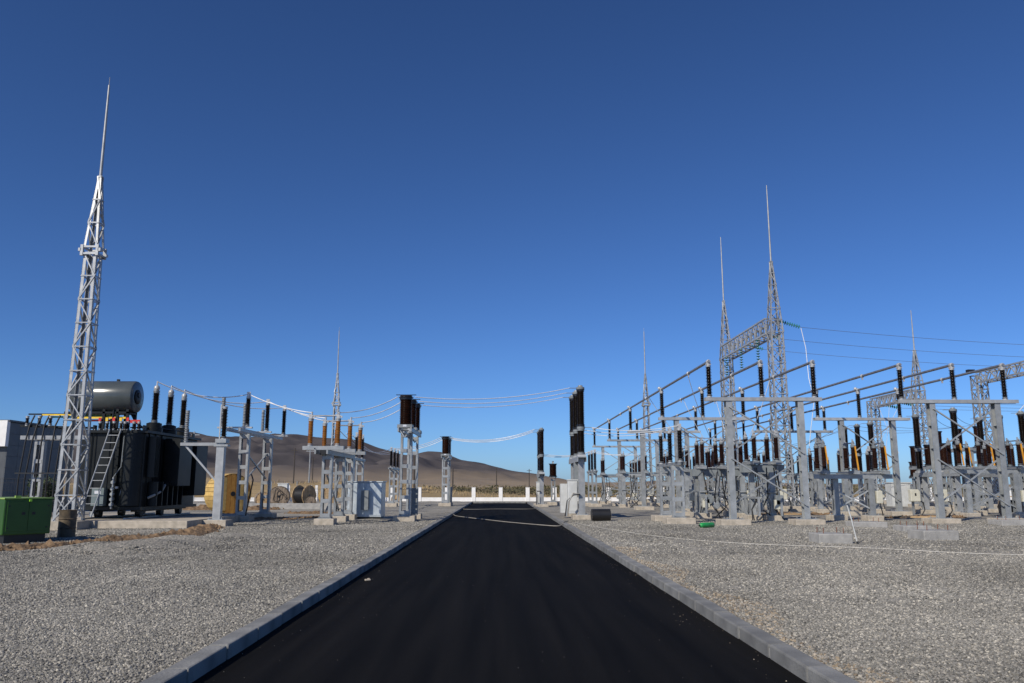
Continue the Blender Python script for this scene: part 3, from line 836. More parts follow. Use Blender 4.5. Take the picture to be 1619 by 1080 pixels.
# local origin: right front corner; front face along -X, length along +Y
body = MB().box((-.62, 1.15, .71), (1.24, 2.3, .96)).part("canopy", GREENP, Gn); bevel(body, .03, 2)
MB().box((-.62, 1.15, 1.205), (1.27, 2.33, .035)).part("roof", GREEN_SUNLIT, Gn)
MB().box((-.62, 1.12, .12), (1.05, 2.1, .24)).part("base_tank", BLACKP, Gn)
for s_ in (-1, 1):
    d = MB().box((-.62 + s_ * .275, -.006, .72), (.535, .02, .80)).part("door", GREENP, Gn); bevel(d, .008, 2)
    for z in (.42, 1.0): MB().box((-.62 + s_ * .50, -.022, z), (.045, .02, .035)).part("hinge", BLACKP, d)
    MB().box((-.62 + s_ * .13, -.022, .80), (.085, .02, .075)).part("handle", BLACKP, d)
MB().box((-.60, -.02, 1.15), (.06, .05, .06)).part("lamp", LIME, Gn)
MB().box((-.85, .2, 1.25), (.14, .08, .06)).part("lifting_eye", GREEN_SUNLIT, Gn)

Bar = thing("steel_drum", "stained dark steel drum standing between green generator and mast", "drum", (-13.3, 25.75, G0)); Bar.scale = (.85, .85, .95)
MB().lathe([(.27, 0), (.29, .005), (.29, .27), (.318, .285), (.29, .30), (.29, .56), (.318, .575), (.29, .59), (.29, .84), (.30, .86), (.28, .86), (.275, .83)], n=28).part("shell", BARRELM, Bar, 40)
MB().lathe([(.272, .82), (.272, .83)], n=24).part("lid", BLACKP, Bar)

# trench spoil: brown soil ridge
def ridge(name, pts, w, h, m, seed):
    r = random.Random(seed); V = []; F = []; L = []
    for (a, b) in zip(pts[:-1], pts[1:]):
        d = math.dist(a, b); n = int(d / .10)
        for k in range(n): L.append((a[0] + (b[0] - a[0]) * k / n, a[1] + (b[1] - a[1]) * k / n, a[2] + (b[2] - a[2]) * k / n))
    nw = 13
    for k, (x, y, s) in enumerate(L):
        a, b = L[max(0, k - 1)], L[min(len(L) - 1, k + 1)]
        t = Vector((b[0] - a[0], b[1] - a[1], 0)).normalized(); nn_ = Vector((-t.y, t.x, 0))
        ww = w * s * (1 + .35 * noise.noise(Vector((k * .09, 0, seed))))
        for j in range(nw):
            u = (j / (nw - 1) * 2 - 1)
            xx, yy = x + nn_.x * u * ww, y + nn_.y * u * ww
            e = (1 - u * u)
            z = yard_z(xx, yy) - .03 + e * h * s * (.75 + .55 * noise.noise(Vector((xx * 1.8, yy * 1.8, seed)))) + e * .11 * noise.noise(Vector((xx * 5, yy * 5, seed + 3))) + e * .03 * noise.noise(Vector((xx * 11, yy * 11, seed + 5)))
            V.append((xx, yy, z))
    for k in range(len(L) - 1):
        for j in range(nw - 1): F.append((k * nw + j, k * nw + j + 1, (k + 1) * nw + j + 1, (k + 1) * nw + j))
    i0 = len(V)
    mb = MB(); mb.v = V; mb.f = F
    ico = [(0, 0, 1), (.9, 0, .1), (.2, .85, 0), (-.8, .5, .1), (-.7, -.6, 0), (.3, -.9, .1), (0, 0, -.6)]
    for _ in range(int(len(L) * 9)):
        x, y, s = r.choice(L); xx, yy = x + r.gauss(0, .45) * w * s, y + r.gauss(0, .45) * w * s
        q = abs(r.gauss(0, .032)) + .015; zz = yard_z(xx, yy) + r.uniform(0, .8) * h * s * max(0, 1 - math.hypot(xx - x, yy - y) / w)
        i = len(mb.v); a = r.uniform(0, 6.28); ca, sa = math.cos(a), math.sin(a)
        for p in ico: mb.v.append((xx + (p[0] * ca - p[1] * sa) * q * r.uniform(.7, 1.3), yy + (p[0] * sa + p[1] * ca) * q * r.uniform(.7, 1.3), zz + p[2] * q))
        for j in range(5): mb.f.append((i, i + 1 + j, i + 1 + (j + 1) % 5)); mb.f.append((i + 6, i + 1 + (j + 1) % 5, i + 1 + j))
    o = obj(name, mb.mesh(name, m)); return struct(o, "stuff")
ridge("soil_heap", [(-13.9, 20.0, .9), (-12.3, 20.3, 1), (-11.4, 21.3, .9), (-11.2, 22.6, .8), (-10.9, 23.9, 1.0), (-10.2, 24.9, 1.15), (-9.9, 26.2, 1.3), (-10.2, 28.0, 1.2), (-10.5, 29.8, 1.15), (-10.6, 31.2, .9)], .50, .19, SOIL, 3)
ridge("soil_heap", [(-9.6, 40.2, .8), (-8.6, 41.0, 1.2), (-7.4, 41.2, .8)], .5, .12, SOIL, 5)
ridge("soil_heap", [(-20.5, 54.0, 1.0), (-18.5, 54.6, 1.4), (-16.2, 54.2, 1.1), (-14.6, 54.8, .8)], .9, .30, SOIL, 17)
ridge("soil_heap", [(-11.8, 47.0, .8), (-10.4, 46.4, 1.2), (-9.2, 46.0, .8)], .7, .14, SOIL, 18)
ridge("soil_heap", [(-12.2, 39.0, .8), (-10.8, 38.5, 1.2), (-9.5, 38.9, .8)], .4, .12, SOIL, 8)

# ------------------------------------------------------------------ equipment builders
TERM = MB().box((0, 0, .06), (.10, .16, .12)).box((0, .0, .15), (.16, .05, .10)).mesh("terminal", CLAMP)
def stand(name, label, cat, x, ys, zp, kind, legs, xleg=0.0, wleg=.38, group=None, beam_w=.32, beam_h=.13, foot=(.95, .8), cap=True):
    """insulators in a row along Y on one beam carried by battened posts; returns tip positions."""
    t = thing(name, label, cat, (x, 0, G0), group=group)
    zp -= G0
    y0, y1 = min(ys), max(ys)
    b = MB(); 
    for s in (-1, 1): b.box((s * (beam_w / 2 - .03), (y0 + y1) / 2, zp - beam_h / 2), (.06, y1 - y0 + .7, beam_h))
    for y in ys: b.box((0, y, zp + .008), (beam_w + .12, .36, .016))
    b.part("beam", GALV, t)
    for y in legs:
        h = footing(t, xleg, y, *foot)
        c = MB(); battened(c, xleg, y, h, zp - beam_h, wleg); c.part("post", GALV, t); base_plate(t, xleg, y, h)
    tips = []
    for y in ys:
        z = insulator(t, kind, (0, y, zp + .016))
        if cap: obj("terminal", TERM, t, loc=(0, y, z))
        tips.append(Vector((x, y, z + G0 + .12)))
    return t, tips

def disconnector(label, x, y, ys, zp, dx, kind, legs, rz=0.0, beam_h=.16, rods=False, box=True, group=None, wleg=.42, foot=(.8, .7), blades=True, tilt=0.0, lattice_low=False):
    """three poles; each pole a cross channel with two insulators and a blade. local Y runs across the poles."""
    t = thing("disconnector", label, "disconnector", (x, y, G0), rz, group)
    zp -= G0; y0, y1 = min(ys), max(ys)
    b = MB()
    for s in (-1, 1): b.box((s * .24, (y0 + y1) / 2, zp - .16 - beam_h / 2), (.07, y1 - y0 + .9, beam_h))
    b.part("beam", GREYPAINT if beam_h > .3 else GALV, t)
    for yy in ys:
        c = MB().box((0, yy, zp - .08), (2 * dx + .55, .26, .155)); c.part("pole_frame", GALV, t)
        zt = 0
        for s in (-1, 1):
            zt = insulator(t, kind, (s * dx, yy, zp))
            if rods and s < 0: MB().bar((s * dx - .19, yy - .10, zp + .02), (s * dx - .17, yy - .02, zt - .05), .06, .05).part("drive_rod", AMBER, t)
            hb = MB().box((s * dx, yy, zt + .05), (.13, .12, .12)).bar((s * dx - .10, yy, zt + .16), (s * dx + .16, yy, zt + .06), .05, .08)
            hb.lathe([(.035, .1), (.035, .28)], (s * dx + .03, yy, zt), 8); hb.part("contact_head", CLAMP if not rods else GALV, t)
        if blades: MB().tube([(-dx, yy, zt + .11), (dx, yy, zt + .11)], .03, 8).part("blade", ALU, t)
        MB().box((0, yy, zp - .26), (.24, .30, .20)).part("gearbox", BLACKP, t)
    tb = MB(); tb.tube([(-.34, y0 - .3, zp - .10), (-.34, y1 + .3, zp - .10)], .025, 8); tb.part("linkage", GALV, t)
    for (lx, ly) in legs:
        h = footing(t, lx, ly, *foot)
        c = MB(); battened(c, lx, ly, h, zp - .16 - beam_h, wleg); c.part("post", GALV, t); base_plate(t, lx, ly, h)
    if len(legs) > 1:
        (ax, ay), (bx, by) = legs[0], legs[1]
        MB().bar((ax, ay, .5), (bx, by, zp * .62), .06).bar((bx, by, .5), (ax, ay, zp * .62), .06).part("brace", GALV, t)
    if lattice_low:
        l = MB()
        for ly in (y0, y1):
            l.box((0, ly, 1.02), (1.9, .10, .10))
            l.bar((-.9, ly, .25), (-.35, ly, 1.0), .06).bar((.9, ly, .25), (.35, ly, 1.0), .06)
            for s in (-.9, .9): l.box((s, ly, .65), (.09, .09, .85))
        l.part("lower_frame", GALV, t)
        lr = random.Random(int(x * 10))
        cbl = MB()
        for q in range(5):
            yy = lr.uniform(y0 - .3, y1 + .3); xx = lr.uniform(-.8, -.4)
            cbl.tube([(xx, yy, zp - .3), (xx - lr.uniform(0, .2), yy + lr.uniform(-.2, .2), 1.1), (xx + lr.uniform(-.1, .2), yy + lr.uniform(-.3, .3), .5), (xx, yy + lr.uniform(-.5, .5), .03)], .028, 7)
        cbl.part("cable", BLACKCABLE, t, 60)
        for q in range(2):
            yy = lr.uniform(y0, y1)
            bevel(MB().box((-.72, yy, .72 + .2 * q), (.26, .34, .42)).part("terminal_box", (BEIGE, GREYPAINT)[q], t), .02, 2)
        MB().tube([(-.55, y0 - .2, 1.25), (-.55, y1 + .2, 1.25)], .03, 8).lathe([(.16, -.03), (.19, -.02), (.19, .02), (.16, .03)], (-.70, (y0 + y1) / 2 + .4, .62), 16, M90).part("drive_linkage", GALV, t)
        MB().bar((-.5, y0, .3), (-.5, y1, zp - .4), .05).bar((-.5, y1, .3), (-.5, y0, zp - .4), .05).part("brace", GALV, t)
    if box:
        bx_ = MB().box((legs[0][0] - .05, legs[0][1] - .30, 1.05), (.42, .26, .55)).part("drive_box", BEIGE, t); bevel(bx_, .02, 2)
        MB().tube([(legs[0][0] - .05, legs[0][1] - .3, 1.3), (legs[0][0] - .05, legs[0][1] - .3, zp - .2)], .025, 8).part("drive_shaft", GALV, t)
        MB().tube([(legs[0][0] - .2, legs[0][1] - .3, .8), (legs[0][0] - .3, legs[0][1] - .35, .3), (legs[0][0] - .15, legs[0][1] - .4, .05)], .025, 8).part("cable", BLACKCABLE, t, 60)
    return t

def breaker(label, x, ys, zb, zm, ztop, legs, group=None, cab=2, low='pole_low', upk='pole_up'):
    t = thing("circuit_breaker", label, "circuit breaker", (x, 0, G0), group=group)
    y0, y1 = min(ys), max(ys); zb -= G0
    b = MB().box((0, (y0 + y1) / 2, zb - .13), (.42, y1 - y0 + .8, .05)).box((-.20, (y0 + y1) / 2, zb - .25), (.03, y1 - y0 + .8, .2)).box((.20, (y0 + y1) / 2, zb - .25), (.03, y1 - y0 + .8, .2))
    b.part("beam", GALV, t)
    tips, mids = [], []
    for y in ys:
        MB().box((0, y, zb - .06), (.40, .40, .09)).part("pole_base", CLAMP, t)
        z = insulator(t, low, (0, y, zb), "support_insulator")
        MB().lathe([(.17, -.02), (.19, .0), (.19, .07), (.17, .09)], (0, y, z), 16).box((.34, y, z + .05), (.36, .10, .02)).part("mid_flange", GREYPAINT, t, 40)
        mids.append(Vector((x + .5, y, z + .05 + G0)))
        z = insulator(t, upk, (0, y, z + .1), "interrupter")
        MB().lathe([(.19, 0), (.20, .02), (.20, .10), (.12, .14), (.10, .20)], (0, y, z), 16).box((-.33, y, z + .07), (.40, .10, .02)).part("top_flange", GREYPAINT, t, 40)
        tips.append(Vector((x - .5, y, z + .08 + G0)))
    for y in legs:
        h = footing(t, 0, y, .95, .8, .2)
        c = MB(); hcol(c, 0, y, h, zb - .16, .30, .30); c.part("post", GALV_LIGHT, t); base_plate(t, 0, y, h)
    if cab:
        cx_ = -.40 if cab == 2 else -.12; cy_ = .45 if cab == 2 else .95
        yc = legs[0] + .75
        a = MB().box((-.05, yc + .6, 1.95), (.36, .55, 1.5)).part("mechanism_housing", GREYPAINT, t); bevel(a, .015, 2)
        o = MB().box((cx_, legs[0] + cy_, 1.02), (.46, .46, 1.55)).part("control_cabinet", CABWHITE, t); bevel(o, .02, 2)
        MB().box((cx_, legs[0] + cy_, 1.82), (.51, .51, .05)).part("cabinet_roof", CABWHITE, o)
        MB().box((cx_, legs[0] + cy_ - .235, 1.02), (.39, .012, 1.36)).part("cabinet_door", CABWHITE, o)
        if cab == 2: MB().box((-.72, legs[0] + 1.7, .95), (.34, .5, 1.4)).part("control_cabinet", CABWHITE, t)
        for q in range(3):
            MB().tube([(-.1, legs[0] - .2 - q * .05, 1.15), (-.42, legs[0] - .32, 1.2 - q * .04), ((-.62 if cab == 2 else -.3) - q * .05, legs[0] - .36, .85), ((-.70 if cab == 2 else -.3) - q * .06, legs[0] - .38, .15)], .03, 8).part("cable", (HOSE, GALV, BLACKCABLE)[q], t, 60)
    return t, tips, mids

# ------------------------------------------------------------------ left yard
# arrester stand beside the plinth
t = thing("arrester_stand", "single box post with side arm carrying a grey arrester, beside plinth corner", "arrester stand", (-11.05, 32.6, G0))
h = footing(t, 0, 0, 1.0, .9, .24)
o = MB().box((0, 0, (h + 3.25) / 2), (.30, .26, 3.25 - h)).part("post", GALV_LIGHT, t); base_plate(t, 0, 0, h, .6, .5)
MB().box((-.72, 0, 3.17), (1.75, .20, .12)).part("arm", GALV_LIGHT, t)
MB().bar((-1.4, 0, 3.1), (-.15, 0, 1.75), .07, .07).part("brace", GALV_LIGHT, t)
zt = insulator(t, 'arrester', (-1.42, 0, 3.24), "arrester")
zt2 = insulator(t, 'stand', (.06, 0, 3.36))
MB().box((.02, 0, 3.30), (.42, .42, .16)).box((.02, .0, 3.12), (.55, .34, .08)).part("head_plate", GALV, t)
MB().bar((-.10, 0, 3.35), (-.10, 0, 4.75), .04).part("rod", CLAMP, t)

# post insulator and arrester frame
t = thing("insulator_rack", "two post frame with three black post insulators and three thin grey arresters", "arrester frame", (-11.5, 0, G0))
LS = []
for y in (37.0, 40.7):
    h = footing(t, 0, y, 1.0, .8, .22); c = MB(); battened(c, 0, y, h, 3.85, .44); c.part("post", GALV_LIGHT, t); base_plate(t, 0, y, h)
MB().bar((.1, 37.1, 2.95), (.0, 40.6, 1.9), .06).bar((.0, 40.6, 3.1), (.0, 37.1, 1.7), .06).part("brace", GALV_LIGHT, t)
for s in (-.2, .3): MB().box((s, 38.6, 3.93), (.10, 6.9, .14)).part("beam", GALV_LIGHT, t)
for y in (35.5, 38.5, 41.5):
    MB().box((.0, y, 4.035), (1.5, .16, .07)).part("crossarm", GALV_LIGHT, t)
    z = insulator(t, 'stand', (.52, y, 4.08)); obj("terminal", TERM, t, loc=(.52, y, z)); LS.append(Vector((-10.98, y, z + .2)))
    insulator(t, 'arrester', (-.55, y, 4.08), "arrester")

disconnector("galvanised three pole disconnector with amber brown insulators beside sheet cabinet", -7.22, 36.3, (-2.7, 0, 2.7), 3.25, .56, 'amber', [(.15, -2.5), (.15, .2), (.15, 2.3)], beam_h=.18, box=False, blades=True)
DA = [Vector((-7.78, y, 4.62)) for y in (33.6, 36.3, 39.0)]
DB = [Vector((-6.66, y, 4.62)) for y in (33.6, 36.3, 39.0)]

cb = thing("sheet_metal_cabinet", "large galvanised sheet steel cabinet behind the amber disconnector", "cabinet", (-6.42, 40.0, G0))
o = MB().box((0, 0, .90), (1.62, 1.3, 1.62)).part("body", SHEET, cb); bevel(o, .012, 2)
MB().box((0, 0, 1.74), (1.72, 1.4, .05)).part("roof", SHEET, cb)
for x in (-.4, .41): bevel(MB().box((x, -.66, .9), (.77, .02, 1.5)).part("door", SHEET, cb), .006, 2)
MB().box((.06, -.69, .95), (.03, .04, .2)).part("handle", BLACKP, cb)
bxx = MB().box((.05, -.82, .88), (.34, .22, .9)).part("meter_box", GREYPAINT, cb)
MB().box((0, 0, .06), (1.5, 1.2, .1)).part("base_frame", BLACKP, cb)

stand("insulator_stand", "black post insulator stand directly behind the galvanised sheet cabinet", "insulator stand", -8.5, (46.5, 48.6, 50.7), 3.25, 'stand', (46.9, 50.0), wleg=.46)
_, FARL = stand("insulator_stand", "far left stand of three brown insulators left of the middle road column", "insulator stand", -8.2, (62, 64, 66), 3.0, 'stand', (62.6, 65.4))
t1, CT1 = stand("current_transformer", "three thick brown current transformers on tall column left of the road", "current transformer", -4.2, (36.3, 38.2, 40.1), 4.2, 'ct', (36.9, 39.6), wleg=.52, beam_w=.62, beam_h=.2, foot=(.95, .85), cap=False)
t2, CT2 = stand("current_transformer", "distant group of brown current transformers left of the road end", "current transformer", -4.2, (63.3, 64.7, 66.1), 3.95, 'ct', (63.6, 65.6), wleg=.52, beam_w=.62, beam_h=.2, foot=(.95, .85), cap=False)
for t, ys, zp in ((t1, (36.3, 38.2, 40.1), 4.1), (t2, (63.3, 64.7, 66.1), 3.85)):
    for y in ys:
        b = MB().box((0, y, zp + .05), (.66, .66, .14)).part("tank", GREYPAINT, t); MB().box((0, y - .335, zp + .06), (.16, .006, .08)).part("nameplate", STICKER, b)
        MB().lathe([(.27, 0), (.28, .02), (.28, .06), (.2, .09)], (0, y, zp + 1.36), 20).box((.0, y, zp + 1.46), (.9, .06, .03)).part("head_cap", PORC, t, 40)
    MB().box((.12, ys[0] + .2, zp - .3), (.06, ys[2] - ys[0], .06)).part("conduit", GALV, t)
    cb_ = MB().box((.32, ys[0] + 1.4, .85), (.30, .45, 1.2)).part("junction_box", GREYPAINT, t)
    for y in (ys[0] - .25, ys[2] + .25): MB().bar((-.3, y, zp - .02), (0, y, zp - .45), .05).bar((.3, y, zp - .02), (0, y, zp - .45), .05).part("bracket", GALV, t)

# ------------------------------------------------------------------ right yard: breakers, stands
_, BT1, BM1 = breaker("three tall black poles of near circuit breaker beside right kerb with white cabinet", 3.88, (38.9, 41.0, 43.1), 3.12, 4.3, 6.1, (39.0, 42.9))
_, BT2, BM2 = breaker("distant black pole circuit breaker at right side of the road end", 3.13, (61.2, 62.9, 64.6), 2.65, 3.9, 5.3, (61.4, 64.4), cab=1)
_, ST1 = stand("insulator_stand", "stand of three black post insulators left of the nearest busbar portal", "insulator stand", 7.5, (33.9, 35.9, 37.9), 2.62, 'post', (34.6, 37.2), foot=(1.2, 1.0), wleg=.5)
_, ST2 = stand("insulator_stand", "distant stand of three black insulators just right of the near breaker", "insulator stand", 7.1, (61, 63, 65), 2.75, 'post', (61.6, 64.4))
stand("voltage_transformer", "single squat brown voltage transformer on thin stand beyond right kerb", "voltage transformer", 4.35, (67.0,), 2.35, 'vt', (67.0,), beam_w=.5, wleg=.36)
stand("voltage_transformer", "single squat brown voltage transformer in front of white kiosk", "voltage transformer", 30.4, (59.8,), 2.3, 'vt', (59.8,), beam_w=.5, wleg=.3)

D3 = (-1.9, 0, 1.9)
disconnector("disconnector with deep grey beam behind the nearest portal's left leg", 10.9, 40.6, (-.95, 0, .95), 2.62, .55, 'brown', [(-.35, -1.0), (.5, -1.0), (-.35, 1.0), (.5, 1.0)], rz=R(90), beam_h=.34, lattice_low=True, wleg=.28)
disconnector("disconnector with deep grey beam between the legs of nearest portal", 12.0, 37.4, (-.5, .5), 2.75, .62, 'brown', [(-.35, -.3), (.35, .4)], rz=R(90), beam_h=.34, lattice_low=True, wleg=.28, blades=False)
disconnector("disconnector with amber drive rods between the two nearest portals", 16.0, 37.2, (-1.35, 0, 1.35), 2.32, .42, 'brown', [(-.3, -.7), (.2, .7)], rz=R(90), beam_h=.2, rods=True, wleg=.32)
disconnector("disconnector with amber drive rods behind the right hand near portal", 24.0, 40.2, (-1.5, 0, 1.5), 2.6, .42, 'brown', [(-.3, -1.2), (.2, .9)], rz=R(90), beam_h=.2, rods=True, wleg=.32)
disconnector("disconnector behind right near portal's right leg", 26.6, 44.0, (-1.5, 0, 1.5), 2.6, .45, 'brown', [(-.3, -1.2), (.2, .9)], rz=R(90), beam_h=.2, rods=True, wleg=.32)
disconnector("far disconnector under the left busbars at fourth portal", 10.6, 60.0, (-1.6, 0, 1.6), 2.7, .55, 'brown', [(-.35, -1.6), (-.35, 1.6)], rz=R(90), beam_h=.2, lattice_low=True, wleg=.3)
disconnector("far disconnector standing alone in left busbar row near fence", 10.4, 70.0, (-1.6, 0, 1.6), 2.7, .55, 'brown', [(-.35, -1.6), (-.35, 1.6)], rz=R(90), beam_h=.2, lattice_low=True, wleg=.3)
disconnector("disconnector under left busbars between second and third portal", 12.6, 48.6, (-1.6, 0, 1.6), 2.6, .55, 'brown', [(-.35, -1.6), (-.35, 1.6)], rz=R(90), beam_h=.2, lattice_low=True, wleg=.3)
disconnector("disconnector behind the nearest gantry column", 16.2, 55.5, (-1.6, 0, 1.6), 2.6, .55, 'brown', [(-.35, -1.6), (-.35, 1.6)], rz=R(90), beam_h=.2, lattice_low=True, wleg=.3)
disconnector("disconnector under right busbars behind second portal", 20.0, 47.5, (-1.7, 0, 1.7), 2.4, .5, 'brown', [(-.35, -1.6), (-.35, 1.6)], rz=R(90), beam_h=.16, wleg=.3)
disconnector("far disconnector under right busbars behind third portal", 21.0, 59.0, (-1.7, 0, 1.7), 2.4, .5, 'brown', [(-.35, -1.6), (-.35, 1.6)], rz=R(90), beam_h=.16, wleg=.3)
_, BT3, BM3 = breaker("tall black breaker poles behind right near portal's left leg", 24.4, (43.3, 45.3, 47.3), 2.5, 3.7, 5.4, (43.6, 47.0), cab=False)
_, BT4, BM4 = breaker("tall black breaker poles seen between second right portal's legs", 24.3, (53.0, 55.0, 57.0), 2.5, 3.7, 5.4, (53.2, 56.8), cab=False)
_, BT5, BM5 = breaker("tall black breaker poles at the extreme right edge of picture", 29.3, (45.2, 47.2, 49.2), 2.5, 3.7, 5.4, (45.4, 49.0), cab=False)
t3, CT3 = stand("current_transformer", "brown current transformers high on column behind right near portal", "current transformer", 31.4, (53, 55.4, 58), 4.15, 'ct', (53.6, 57.4), wleg=.5, beam_w=.62, beam_h=.2, cap=False)
stand("current_transformer", "brown current transformers low on stand beside right near portal's left leg", "current transformer", 27.6, (50.4, 52.2, 54), 2.9, 'ct', (51, 53.4), wleg=.5, beam_w=.62, beam_h=.2, cap=False)
stand("insulator_stand", "thin black insulators on low stand right of the gantry column", "insulator stand", 19.6, (51.5, 53.2, 55), 2.45, 'stand', (52, 54.5))
stand("insulator_stand", "thin black insulators on stand behind second right portal", "insulator stand", 22.5, (49.5, 51.5, 53.5), 2.5, 'stand', (50, 53))
stand("insulator_stand", "black insulators on stand between left busbars and gantry", "insulator stand", 14.2, (52, 54, 56), 2.6, 'post', (52.6, 55.4))
stand("insulator_stand", "far black insulators on stand right of fourth left portal", "insulator stand", 15.2, (64, 66, 68), 2.6, 'post', (64.6, 67.4))
stand("insulator_stand", "far black insulators on stand near right busbars end", "insulator stand", 25.6, (66, 68, 70), 2.6, 'post', (66.6, 69.4))

DIST = ["distant black insulator stand left of the tall gantry's farther column", "distant brown insulator stand directly behind the tall gantry's farther column", "distant black insulator stand behind far right busbars close to the fence",
        "distant tall insulator stand below the low gantry's middle beam", "distant brown insulator stand right of the low gantry mast", "distant black insulator stand beside the right edge gantry column",
        "distant insulator stand behind the white equipment kiosk", "distant brown insulator stand at the far end of left busbars"]
for k, (x, y) in enumerate(((16.2, 69.5), (19.2, 73), (23.4, 75), (28.4, 72), (36.5, 65), (35.9, 60.2), (28.8, 66.5), (12.4, 76))):
    stand("insulator_stand", DIST[k], "insulator stand", x, (y - 1.5, y, y + 1.5), 2.5 + .15 * (k % 3), ('post', 'brown', 'stand')[k % 3], (y - 1.2, y + 1.2), wleg=.3, group="distant insulator stands beyond the gantries")
# ------------------------------------------------------------------ busbar portals and tubes
def portal(label, x0, x1, legs, y, phases, zbeam, k):
    t = thing("busbar_portal", label, "portal", (0, y, G0), group="busbar support portals")
    zb = zbeam - G0
    b = MB().box(((x0 + x1) / 2, -.10, zb + .07), (x1 - x0, .05, .15)).box(((x0 + x1) / 2, .10, zb + .07), (x1 - x0, .05, .15)).box(((x0 + x1) / 2, 0, zb + .14), (x1 - x0 - .02, .148, .012))
    b.part("beam", GALV_LIGHT, t)
    tops = []
    for lx in legs:
        h = footing(t, lx, 0, 1.2, .95, .21)
        c = MB(); hcol(c, lx, 0, h + .026, zb - .005, .24, .30); c.part("post", GALV, t); base_plate(t, lx, 0, h, .75, .6)
        MB().box((lx, 0, zb + .0), (.36, .40, .02)).part("cap_plate", GALV, t)
    a, c = legs
    zm = .5 + (zb - .5) * .52
    for p, q in (((a, zb - .25), (c, zm)), ((c, zb - .25), (a, zm)), ((a, zm - .2), (c, .75)), ((c, zm - .2), (a, .75))):
        s = -.19 if p[0] == a else .19
        MB().bar((p[0], s, p[1]), (q[0], s, q[1]), .075, .05).part("brace", GALV, t)
    for px in phases:
        z = insulator(t, 'post', (px, 0, zb + .152))
        cl = MB().box((px, 0, z + .03), (.20, .16, .06)).lathe([(.05, -.07), (.09, -.06), (.09, .06), (.05, .07)], (px, 0, z + .13), 12, Matrix.Rotation(math.pi / 2, 3, 'X'))
        if k: cl.lathe([(.03, 0), (.08, .02), (.095, .08), (.075, .13), (.03, .15)], (px - .10, .05, z + .13), 12)
        cl.part("clamp", CLAMP, t, 40)
        tops.append(z + .13 + G0)
    return tops
PA = (8.75, 10.95, 13.15); PB = (17.22, 19.5, 21.7)
YA = (33.6, 43.6, 54.3, 64.8, 75.2); YB = (34.4, 43.7, 54.0, 64.8, 75.2)
for k, y in enumerate(YA):
    tz = portal("%s portal of the left busbar row" % ORD5[k] + (" with crossed braces above concrete footings" if k == 0 else ", counted from the camera"), 8.55, 13.42, (9.5, 12.5), y, PA, 5.13, k)
for k, y in enumerate(YB):
    portal("%s portal of the right busbar row" % ORD5[k] + (" with crossed braces near picture edge" if k == 0 else ", counted from the camera"), 17.0, 22.2, (18.45, 21.25), y, PB, 5.13, k)
ZB = tz[0]
for row, P_, Y_ in (("left", PA, YA), ("right", PB, YB)):
    for k, x in enumerate(P_):
        bb = thing("busbar_tube", "%s grey tubular busbar of the %s busbar row" % (("leftmost", "middle", "rightmost")[k], row), "busbar", (x, Y_[0], ZB), group="tubular busbars")
        MB().tube([(0, -.14, 0), (0, Y_[-1] - Y_[0] + .5, 0)], .058, 12).part("tube", ALU, bb, 40)
        for q, yy in enumerate((3.6, 14.5, 25.0)):
            MB().lathe([(.062, -.05), (.085, -.04), (.085, .04), (.062, .05)], (0, yy + k * .6, 0), 10, Matrix.Rotation(math.pi / 2, 3, 'X')).box((0, yy + k * .6, -.12), (.05, .08, .12)).part("tap_clamp", CLAMP, bb)

# ------------------------------------------------------------------ gantries
def gcolumn(t, x, y, z1, hw0, hw1, n, parts=False):
    lv = [(.3 + (z1 - .3) * k / n, hw0 + (hw1 - hw0) * k / n) for k in range(n + 1)]
    lattice(t, lv, x, y, parts=parts, single=False, leg_w=.11, br=.045)
    footing(t, x, y, 2.2, 2.0, .30)
def gpeak(t, x, y, z0, hw, zt, ztip, n=4, parts=False):
    lv = [(z0 + (zt - z0) * k / n, hw * (1 - k / n) + .08 * k / n) for k in range(n + 1)]
    lattice(t, lv, x, y, parts=parts, leg_w=.09, br=.045, xfirst=False)
    MB().tube([(x, y, zt - .4), (x, y, zt + (ztip - zt) * .6), (x, y, ztip)], [.06, .045, .028], 8).part("lightning_rod", GALV_LIGHT, t, 40)
def gbeam(t, x, y0, y1, z0, z1, hw, n):
    for sx in (-1, 1):
        for z in (z0, z1): MB().box((x + sx * hw, (y0 + y1) / 2, z), (.10, y1 - y0, .10)).part("chord", GALV_LIGHT, t)
    for k in range(n):
        a, b = y0 + (y1 - y0) * k / n, y0 + (y1 - y0) * (k + 1) / n
        w = MB()
        for sx in (-1, 1):
            w.bar((x + sx * hw, a, z0), (x + sx * hw, (a + b) / 2, z1), .055).bar((x + sx * hw, (a + b) / 2, z1), (x + sx * hw, b, z0), .055)
            w.bar((x + sx * hw, a, z0), (x + sx * hw, a, z1), .045)
        for z in (z0, z1): w.bar((x - hw, a, z), (x + hw, b, z), .05).bar((x - hw, a, z), (x + hw, a, z), .05)
        w.part("web_panel", GALV_LIGHT, t)
GX = 17.86
g = thing("line_gantry", "tall lattice gantry with two lightning rods and green glass insulator strings", "gantry", (0, 0, G0))
for y in (51.5, 63.0):
    gcolumn(g, GX, y, 11.35, .50, .42, 11, parts=False); gpeak(g, GX, y, 11.35, .44, 16.1, 21.4, 6, parts=True)
gbeam(g, GX, 51.9, 62.6, 11.35, 12.35, .46, 10)
g2 = thing("line_gantry", "lower lattice gantry with rod mast behind right hand busbars", "gantry", (0, 0, G0))
GX2 = 33.4
gcolumn(g2, GX2, 72, 9.0, .45, .40, 9); gcolumn(g2, GX2, 64, 9.0, .45, .40, 9)
gbeam(g2, GX2, 64.4, 71.6, 8.45, 9.15, .40, 8); gpeak(g2, GX2, 64, 9.0, .40, 12.3, 15.6, 4)
g3 = thing("line_gantry", "lattice gantry running out of the picture at right edge", "gantry", (0, 0, G0))
